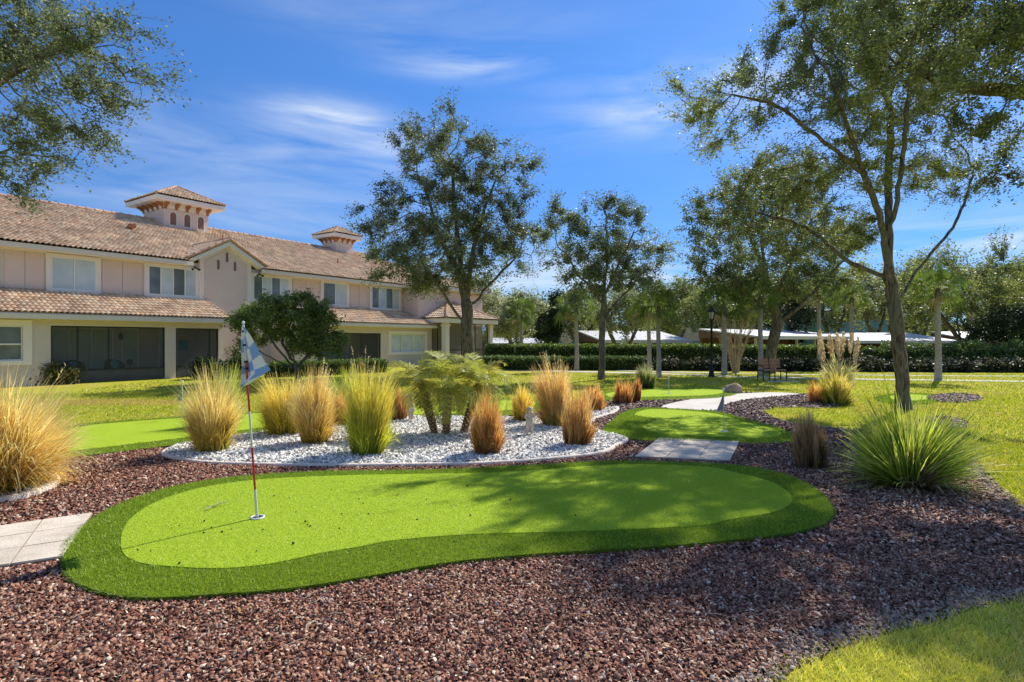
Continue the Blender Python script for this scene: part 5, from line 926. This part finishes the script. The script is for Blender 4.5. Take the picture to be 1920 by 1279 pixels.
b = MB(); b.add([(px0 - .5, py0 - .5, 3.0), (px1 + .5, py0 - .5, 3.0), ((px0 + px1) / 2, py0 + 1.95, 4.28), (px0 - .5, py1, 3.0), (px1 + .5, py1, 3.0)], [(0, 1, 2), (0, 2, 3), (1, 4, 2)]); b.build('roof_deck', M['farroof'], house)
cx = (px0 + px1) / 2; ridge('roof_ridge', (px0 - .5, py0 - .5, 3.08), (cx, py0 + 1.95, 4.36), house, .09); ridge('roof_ridge', (px1 + .5, py0 - .5, 3.08), (cx, py0 + 1.95, 4.36), house, .09)
fr = MB()
for (a0, b0, a1, b1) in ((px0, py0 + .18, px0, py1), (px0 + .18, py0, px1 - .18, py0)):
    for k in range(4):
        t = k / 3; x_, y_ = a0 + (a1 - a0) * t, b0 + (b1 - b0) * t; fr.box(x_ - .025, x_ + .025, y_ - .025, y_ + .025, .08, 2.72)
fr.box(px0 + .18, px1 - .18, py0 - .02, py0 + .02, .9, .95); o = fr.build('screen_frame', M['dark_frame'], house)
p = MB(); p.box(px0 - .004, px0 + .004, py0 + .18, py1, .1, 2.7); p.box(px0 + .18, px1 - .18, py0 - .004, py0 + .004, .1, 2.7); p.build('screen', M['screen'], o)
# downspout hint and lights under the eave
def hl(s, y, z): 
    a = math.radians(56.0); return (-16.615 + s * math.cos(a) - y * math.sin(a), 20.337 + s * math.sin(a) + y * math.cos(a), z)
for s_, lb in ((5.95, 'double floodlight under the eave left of the gable'), (9.15, 'double floodlight under the eave right of the gable')):
    b = MB(); b.tube([(0, 0, .06), (0, 0, -.02)], .05, 8); 
    for k in (-1, 1): b.tube([(0, 0, 0), (k * .10, -.06, -.05), (k * .17, -.12, -.09)], [.02, .045, .06], 8)
    o = b.build('floodlight', M['dark_frame']); o.location = hl(s_, 1.7, 4.96); o.rotation_euler = (0, 0, math.radians(56)); tag(o, lb, 'light')
# patio furniture
def armchair(s, y, rz, label):
    e = empty('patio_chair', hl(s, y, .06), math.radians(56) + rz, label, 'chair', 'wicker chairs behind the porch screen')
    b = MB(); b.box(-.3, .3, -.28, .28, .18, .40); b.build('seat', M['wicker'], e); pts = [(.36 * math.cos(a), .32 * math.sin(a)) for a in np.linspace(-.3, math.pi + .3, 12)]; b = MB()
    for i in range(11):
        (x0, y0), (x1, y1) = pts[i], pts[i + 1]; h0 = .58 + .2 * math.sin(math.pi * i / 11); h1 = .58 + .2 * math.sin(math.pi * (i + 1) / 11); b.add([(x0, y0, .15), (x1, y1, .15), (x1, y1, h1), (x0, y0, h0), (x0 * .88, y0 * .88, .15), (x1 * .88, y1 * .88, .15), (x1 * .88, y1 * .88, h1), (x0 * .88, y0 * .88, h0)], [(0, 1, 2, 3), (4, 7, 6, 5), (3, 2, 6, 7), (0, 4, 5, 1), (0, 3, 7, 4), (1, 5, 6, 2)])
    b.build('backrest', M['wicker'], e)
    for sx in (-1, 1):
        for sy in (-1, 1): b = MB(); b.box(sx * .25 - .02, sx * .25 + .02, sy * .22 - .02, sy * .22 + .02, 0, .18); b.build('leg', M['wicker'], e)
    c = MB(); c.lathe([(0, -.06), (.16, -.045), (.21, 0), (.16, .045), (0, .06)], (0, 0, 0), 12); o = c.build('cushion', M['teal']); o.location = Vector(hl(s, y, .62)); o.rotation_euler = (math.radians(70), .3, math.radians(56) + rz); tag(o, label.replace('dark wicker chair', 'teal cushion on the wicker chair'), 'cushion', 'teal cushions')
armchair(.95, .75, 0, 'dark wicker chair at the left of the screened patio'); armchair(2.35, .8, .3, 'dark wicker chair at the right of the screened patio')
e_ = empty('side_table', hl(1.65, .8, .06), 0, 'small round dark table between the two wicker chairs', 'table'); b = MB(); b.lathe([(0, .42), (.22, .42), (.22, .39), (0, .39)], n=16); b.build('tabletop', M['black'], e_); b = MB(); b.tube([(0, 0, 0), (0, 0, .39)], .02); b.lathe([(.14, 0), (.14, .015), (0, .02)]); b.build('pedestal', M['black'], e_)
e_ = empty('potted_plant', hl(.35, .8, .06), 0, 'dark potted plant in the left corner of the screened patio', 'plant'); b = MB(); b.lathe([(0, 0), (.14, 0), (.18, .3), (.16, .3), (0, .27)]); b.build('pot', M['wicker'], e_)
V = ([], []); r_ = random.Random(8)
for j in range(12): frond(V, Vector((0, 0, .28)), j * 2.4, r_.uniform(.5, 1.2), .7, 1.6, 16, .16, .02, r_)
npmesh('foliage', np.array([tuple(v) for v in V[0]]), np.arange(len(V[0])).reshape(-1, 4), M['leaf'], e_, np.array(V[1]) * .35)
e_ = empty('table_lamp', hl(3.0, 1.1, .06), 0, 'small dark lamp at the right end of the screened patio', 'lamp'); b = MB(); b.lathe([(.12, 0), (.12, .02), (.02, .04), (.02, .55)]); b.build('stand', M['black'], e_); b = MB(); b.lathe([(.15, .52), (.08, .75)]); b.build('lamp_shade', M['wicker'], e_)

# ------------------------------------------------------------------ carports and far buildings
def carport(x0, y0, x1, y1, zf, depth, rise, label, ends='both', ground=-1.0):
    a = math.atan2(y1 - y0, x1 - x0); Ln = math.hypot(x1 - x0, y1 - y0); e = empty('carport', (x0, y0, ground), a, label, 'carport', 'carports beyond the hedge'); z = zf - ground
    b = MB(); b.prism([(0, 0, z), (0, 0, z + .12), (0, depth, z + rise + .12), (0, depth, z + rise)], (Ln, 0, 0)); b.prism([(-.02, -.03, z - .12), (-.02, -.03, z + .14), (-.02, 0.0, z + .14), (-.02, 0.0, z - .12)], (Ln + .04, 0, 0)); b.build('roof', M['carroof'], e)
    b = MB(); b.prism([(.05, .1, z - .02), (.05, depth, z + rise - .03), (.05, depth, z - .02)], (Ln - .1, 0, 0)); b.prism([(.1, depth - .2, .0), (.1, depth - .2, z), (.1, depth - .05, z), (.1, depth - .05, 0)], (Ln - .2, 0, 0)); b.build('underside', M['carbrown'], e)
    for i in range(int(Ln / 3) + 1):
        s_ = .2 + (Ln - .4) * i / max(1, int(Ln / 3)); b = MB(); b.box(s_ - .08, s_ + .08, .3, .46, 0, z); b.build('post', M['farwall'], e)
    return e
carport(-2.4, 56, 4.2, 56, 1.12, 6, .55, 'white roofed carport beside the house corner, left of the slender oak')
carport(7.3, 46, 15.2, 48, 1.45, 5.5, .85, 'white roofed carport behind the slender oak and the palms'); carport(17.5, 40, 29.5, 49, 1.75, 5, .6, 'long white roofed carport behind the bench')
carport(29.5, 49, 39.5, 50, 1.40, 5.5, .75, 'white roofed carport behind the nearest oak trunk'); carport(43, 52, 49, 52.5, 1.4, 5.5, .9, 'white roofed carport at the right, near the broad spreading oak')
def block(x, y, w, d, h, wall, roof, label, rz=0, hip=1.6, glass=True, ground=-1.0):
    e = empty('far_building', (x, y, ground), rz, label, 'building', 'buildings beyond the trees'); b = MB(); b.box(-w / 2, w / 2, 0, d, -.3, h); b.build('wall', wall, e)
    if hip: b = MB(); o = .6; b.add([(-w / 2 - o, -o, h), (w / 2 + o, -o, h), (w / 2 + o, d + o, h), (-w / 2 - o, d + o, h), (-w / 2 + d / 2, d / 2, h + hip), (w / 2 - d / 2, d / 2, h + hip)], [(0, 1, 5, 4), (1, 2, 5), (2, 3, 4, 5), (3, 0, 4), (3, 2, 1, 0)]); b.build('roof', roof, e)
    n = int(w / 3)
    for f in range(max(1, int(h / 3))):
        for i in range(n): c = -w / 2 + (i + .5) * w / n; b = MB(); b.box(c - .8, c + .8, -.06, -.002, f * 3 + .9, f * 3 + 2.3); b.build('window', M['farglass'], e)
block(4.5, 96, 16, 10, 7.2, M['farwall'], M['farroof'], 'distant building with a grey roof left of the slender oak', hip=1.6); block(44, 100, 26, 10, 7.4, M['farwall'], M['farroof'], 'distant building with a grey roof behind the leaning oak', hip=1.8)
block(46, 76, 9, 8, 5.2, M['farglass'], M['farroof'], 'blue glazed building glimpsed left of the nearest oak trunk', hip=0)

# ------------------------------------------------------------------ lamp post, bench, boulder, figures, flags
x, y = G(1334, 707); e = empty('lamp_post', (x, y, 0), 0, 'black lamp post with a lantern head on the far lawn', 'lamp post')
b = MB(); b.lathe([(.16, -.05), (.16, .04), (.11, .1), (.10, .35), (.06, .42), (.05, .6), (.045, 2.35), (.07, 2.38), (.05, 2.44), (.12, 2.52)]); b.build('pole', M['black'], e)
b = MB(); b.lathe([(.09, 2.52), (.15, 2.82)], n=6); b.build('lantern_glass', M['lampglass'], e)
b = MB()
for k in range(6): a = k * math.pi / 3; b.tube([(.095 * math.cos(a), .095 * math.sin(a), 2.5), (.155 * math.cos(a), .155 * math.sin(a), 2.83)], .012, 5)
b.lathe([(.19, 2.82), (.18, 2.86), (.08, 2.98), (.03, 3.02), (.035, 3.07), (0, 3.12)], n=6); b.build('lantern_cap', M['black'], e)
x, y = G(1455, 716); e = empty('park_bench', (x, y, 0), math.radians(8), 'wooden slatted bench with black metal legs in front of the leaning oak', 'bench'); Lb = .47
b = MB()
for k in range(3): b.box(-Lb, -.02, .05 + k * .13, .05 + k * .13 + .11, .43, .46); b.box(.02, Lb, .05 + k * .13, .05 + k * .13 + .11, .43, .46)
b.build('seat', M['wood'], e); b = MB()
for k in range(3):
    z = .52 + k * .125; dy = .44 + k * .025; b.box(-Lb, -.02, dy, dy + .03, z, z + .11); b.box(.02, Lb, dy, dy + .03, z, z + .11)
b.build('backrest', M['wood'], e)
for s_ in (-Lb - .02, 0, Lb + .02):
    b = MB(); b.tube([(s_, .06, 0), (s_, .08, .42)], .022, 6); b.tube([(s_, .44, 0), (s_, .44, .45), (s_, .52, .88)], .022, 6); b.tube([(s_, .06, .42), (s_, .44, .42)], .02, 6)
    if s_: b.tube([(s_, .08, .42), (s_, .08, .62), (s_, .46, .64)], .02, 6)
    b.build('leg', M['black'], e)
b = MB(); b.box(-.35, .9, -.2, .6, -.05, .02); tag(b.build('concrete_pad', M['walk']), 'flat concrete pad under the wooden bench', 'pad').location = (x, y, 0)
def boulder(px, py, w, h, d, label, seed, mt='rock'):
    import bmesh
    bm = bmesh.new(); bmesh.ops.create_icosphere(bm, subdivisions=4, radius=1); r = np.random.default_rng(seed); dirs = r.normal(0, 1, (14, 3)); dirs /= np.linalg.norm(dirs, axis=1, keepdims=True); cut = r.uniform(.72, .95, 14)
    for v in bm.verts:
        p = np.array(v.co); 
        for d_, c in zip(dirs, cut):
            t = p @ d_
            if t > c: p = p - d_ * (t - c) * .85
        p += .02 * np.sin(p * 9 + 1)[[1, 2, 0]]; v.co = (p[0] * w / 2, p[1] * d / 2, max(-.12, p[2]) * h)
    me = bpy.data.meshes.new('boulder'); bm.to_mesh(me); bm.free(); me.polygons.foreach_set('use_smooth', [True] * len(me.polygons)); o = link('boulder', me, M[mt]); o.location = (*G(px, py), .0); return tag(o, label, 'boulder')
boulder(1374, 737, .66, .34, .45, 'smooth tan boulder beside the far end of the pale path', 3)
def figure(px, py, H, rz, label, arms='down'):
    e = empty('stone_figure', (*G(px, py), .045), rz, label, 'statue', 'stone garden figures'); s = H / 1.0
    J = {'pel': (0, 0, .46), 'waist': (0, 0, .56), 'chest': (0, 0, .70), 'neck': (0, 0, .79), 'head': (0, -.01, .86), 'top': (0, 0, .95),
         'hl': (.07, 0, .42), 'kl': (.08, -.02, .23), 'al': (.085, 0, .05), 'tl': (.09, -.08, .03), 'hr': (-.07, 0, .42), 'kr': (-.08, -.01, .23), 'ar': (-.085, .01, .05), 'tr': (-.09, -.07, .03),
         'sl': (.12, 0, .75), 'el': (.16, -.02, .61), 'wl': (.07, -.12, .56), 'fl': (.02, -.14, .57), 'sr': (-.12, 0, .75), 'er': (-.16, -.02, .61), 'wr': (-.07, -.12, .55), 'fr': (-.02, -.15, .56)}
    if arms == 'up': J['el'] = (.17, -.05, .80); J['wl'] = (.13, -.12, .92); J['fl'] = (.11, -.13, .97)
    R_ = {'pel': .115, 'waist': .10, 'chest': .115, 'neck': .05, 'head': .088, 'top': .07, 'hl': .085, 'kl': .058, 'al': .042, 'tl': .035, 'hr': .085, 'kr': .058, 'ar': .042, 'tr': .035, 'sl': .055, 'el': .042, 'wl': .034, 'fl': .028, 'sr': .055, 'er': .042, 'wr': .034, 'fr': .028}
    E_ = [('pel', 'waist'), ('waist', 'chest'), ('chest', 'neck'), ('neck', 'head'), ('head', 'top'), ('pel', 'hl'), ('hl', 'kl'), ('kl', 'al'), ('al', 'tl'), ('pel', 'hr'), ('hr', 'kr'), ('kr', 'ar'), ('ar', 'tr'), ('chest', 'sl'), ('sl', 'el'), ('el', 'wl'), ('wl', 'fl'), ('chest', 'sr'), ('sr', 'er'), ('er', 'wr'), ('wr', 'fr')]
    K_ = list(J); me = bpy.data.meshes.new('body'); me.from_pydata([Vector(J[k]) * s for k in K_], [(K_.index(a), K_.index(b)) for a, b in E_], []); o = link('body', me, M['statue'], e)
    md = o.modifiers.new('skin', 'SKIN'); 
    for k, v in zip(K_, me.skin_vertices[0].data): v.radius = (R_[k] * s, R_[k] * s); v.use_root = (k == 'pel')
    sb = o.modifiers.new('sub', 'SUBSURF'); sb.levels = 2; sb.render_levels = 2
    b = MB(); b.lathe([(.075 * s, .60 * s), (.13 * s, .50 * s), (.17 * s, .34 * s), (.155 * s, .335 * s), (.10 * s, .45 * s)], n=16, sy=.8); b.build('tunic', M['statue'], e)
    b = MB(); b.lathe([(.11 * s, .885 * s), (.105 * s, .93 * s), (.07 * s, .98 * s), (0, 1.0 * s)], n=14); b.lathe([(.11 * s, .885 * s), (.15 * s, .875 * s), (.11 * s, .905 * s)], (0, -.02 * s, 0), 14); b.build('cap', M['statue'], e)
    b = MB(); b.lathe([(.16 * s, -.03), (.16 * s, .03 * s), (.13 * s, .045 * s), (0, .045 * s)], n=14); b.build('base', M['statue'], e)
figure(993, 821, .48, .3, 'nearer small stone figure standing among the grasses right of the palm'); figure(771, 793, .56, -1.9, 'farther small stone figure left of the palm, seen side on', 'up')

# main flag
def stick(base, top, bands, name, label, cat='flag', r0=.008, group='golf flags'):
    e = empty(name, base, 0, label, cat, group); d = Vector(top) - Vector(base)
    for i, (a, c, mt) in enumerate(bands): b = MB(); b.tube([d * a, d * c], r0 * (1.3 if i == 0 else 1), 10); b.build('pole', mt, e)
    return e, d
bx, by = G(482, 971, .04); topz = EYE + (HOR - 605) * by / F; tx = (456 - 960) / F * by
e, d = stick((bx, by, .04), (tx, by, topz), [(0, .145, M['pole']), (.145, .36, M['red']), (.36, .545, M['pole']), (.545, .80, M['red']), (.80, .99, M['pole'])], 'golf_flag', 'tall checked blue and white flag on a red and white pole in the foreground green', r0=.0095)
b = MB(); b.lathe([(0, .016), (.010, .010), (.013, 0), (.010, -.010), (0, -.016)], tuple(d), 10); b.build('finial', M['plastic'], e)
for t in (.955, .885, .80, .765): b = MB(); b.tube([d * t - Vector((0, 0, .009)), d * t + Vector((0, 0, .009))], .016, 8); b.build('clip', M['black'], e)
k = by / F; nU, nV = 14, 30; left = [(455, 610), (452.5, 640), (453, 665), (453, 690), (450, 705), (448, 727)]; right = [(457, 610), (473, 630), (487, 655), (500, 678), (511, 693), (472, 719)]
def cat(L_, t): f = t * (len(L_) - 1); i = min(int(f), len(L_) - 2); f -= i; return (L_[i][0] * (1 - f) + L_[i + 1][0] * f, L_[i][1] * (1 - f) + L_[i + 1][1] * f)
V = []; C = []; Fq = []
for j in range(nV * 2 + 1):
    for i in range(nU * 2 + 1):
        u, v_ = i / (nU * 2), j / (nV * 2); a, c = cat(left, v_), cat(right, v_); px = a[0] * (1 - u) + c[0] * u; py = a[1] * (1 - u) + c[1] * u + 4 * u * (1 - u) * v_
        fold = .045 * math.sin(u * 5.2 + 1.2 * v_) * v_ + .02 * math.sin(u * 11) * v_
        V.append(((px - 960) * k - bx, fold - .014, EYE + (HOR - py) * k - .04)); cell = (int(v_ * 5.2 + .5 * u) + int(u * 1.9)) % 2; C.append((.24, .38, .66) if cell else (.80, .78, .72))
n_ = nU * 2 + 1
for j in range(nV * 2):
    for i in range(nU * 2): Fq.append((j * n_ + i, j * n_ + i + 1, (j + 1) * n_ + i + 1, (j + 1) * n_ + i))
npmesh('flag_cloth', V, Fq, M['flag'], e, np.array(C), smooth=True)
# small flags
def small_flag(px, py, top, side, label, w=12, mt='flag_grey', z=.03):
    x, y = G(px, py, z); h = EYE + (HOR - top) * y / F - z; e, d = stick((x, y, z), (x, y, h + z), [(0, 1, M['pole'])], 'golf_flag', label, r0=.006); k = y / F
    b = MB(); n = 8; L0 = h - .02; hh = min(.36, h * .48); ww = w * k
    for sg in (-1, 1):
        vs = []
        for i in range(n + 1):
            for j in range(n + 1):
                u, v_ = i / n, j / n; vs.append((side * u * ww * v_ , .03 * math.sin(u * 4 + v_ * 2) * v_ + sg * .002, L0 - hh * v_ - .04 * u * (1 - v_)))
        b.add(vs, [(i * (n + 1) + j, (i + 1) * (n + 1) + j, (i + 1) * (n + 1) + j + 1, i * (n + 1) + j + 1) for i in range(n) for j in range(n)], True)
    b.build('flag_cloth', M[mt], e); b = MB(); b.tube([(0, 0, h - .02), (0, 0, h + .03)], .022, 8); b.build('finial', M['plastic'], e)
small_flag(1357, 809, 730, -1, 'small grey flag on the green between the paver slab and the pale path', 14); small_flag(342, 786, 716, -1, 'small grey flag on the left green in front of the house', 9); small_flag(1254, 738, 707, -1, 'tiny grey flag on the far green', 6)

# fallen twig and acorns on the big green
b = MB(); r = random.Random(2); P0 = Vector((*G(384, 958, .045), .052)); pts = [P0, P0 + Vector((.02, .06, .008)), P0 + Vector((.03, .12, .004)), P0 + Vector((.035, .2, .012))]; b.tube(pts, [.005, .005, .004, .002], 5)
for i, (dx, dy) in enumerate(((-.07, .05), (.06, .07), (-.05, -.05), (.09, .12), (.05, .2))): q = pts[1 + i % 2]; b.tube([q, q + Vector((dx * .6, dy * .4, .02)), q + Vector((dx, dy, .006))], [.003, .0025, .0015], 4)
tag(b.build('fallen_twig', mat('twig_mat', (0.42, 0.40, 0.26), (0.3, 0.3, 0.16), 30)), 'pale forked twig lying on the foreground green left of the flag', 'twig')
ac = None; rr = random.Random(6)
acp = [(382, 978), (322, 991), (397, 991), (417, 999), (433, 993), (380, 1000), (335, 986), (480, 1034), (550, 1021), (493, 994), (515, 930), (542, 934), (636, 992), (641, 964), (674, 937), (681, 944), (745, 928), (800, 937), (807, 946), (784, 974), (883, 967), (958, 938), (1041, 909), (1079, 967), (621, 919), (691, 965), (572, 980), (576, 985), (583, 987), (334, 1058), (260, 1031), (283, 1034), (744, 929), (640, 964), (554, 961), (876, 912)]
for px, py in acp:
    if ac is None:
        b = MB(); b.lathe([(0, 0), (.007, .004), (.009, .011), (.006, .018), (0, .02)], n=7); ac = b.build('acorn', M['acorn']); tag(ac, 'dark fallen acorn lying on the foreground green', 'acorn', 'fallen acorns on the green'); o = ac
    else: o = ac.copy(); COL.objects.link(o)
    o.location = (*G(px, py, .04), .042); s_ = rr.uniform(.45, 1.0); o.scale = (s_ * rr.uniform(1, 1.6), s_, s_); o.rotation_euler = (rr.uniform(0, 1.5), 0, rr.uniform(0, 6))
# pale twigs and dry leaves strewn on the gravel
r = np.random.default_rng(12); b = MB()
for i in range(170):
    y = r.uniform(2.6, 6.5); x = r.uniform(-.9, .95) * y; 
    if not inside(mulch, np.array([x]), np.array([y]))[0] or any(inside(p, np.array([x]), np.array([y]))[0] for p in EXC): continue
    a = r.uniform(0, 6.28); L_ = r.uniform(.04, .15); p = Vector((x, y, .035)); d = Vector((math.cos(a), math.sin(a), 0)); n = Vector((-d.y, d.x, 0)); b.tube([p, p + d * L_ * .5 + n * r.normal(0, .012) + Vector((0, 0, .008)), p + d * L_], [.0022, .002, .0012], 4)
tag(b.build('dry_stems', mat('dry_stem_mat', (0.55, 0.47, 0.36), (0.42, 0.34, 0.24), 20)), 'pale dry stems strewn over the red gravel', 'debris', kind='stuff')
b = MB()
for i in range(140):
    y = r.uniform(2.6, 6); x = r.uniform(-.9, .9) * y
    if not inside(mulch, np.array([x]), np.array([y]))[0] or any(inside(p, np.array([x]), np.array([y]))[0] for p in EXC): continue
    a = r.uniform(0, 6.28); d = Vector((math.cos(a), math.sin(a), r.normal(0, .3))) * r.uniform(.015, .028); n = Vector((-math.sin(a), math.cos(a), r.normal(0, .3))) * .009; p = Vector((x, y, .038)); b.col = [(.50, .28, .08), (.40, .20, .06), (.55, .42, .16)][i % 3]
    b.add([p - d, p - n, p + d, p + n], [(0, 1, 2, 3)])
tag(b.build('dry_leaves', M['straw'], color=True), 'small dry orange leaves scattered on the gravel', 'leaves', kind='stuff')
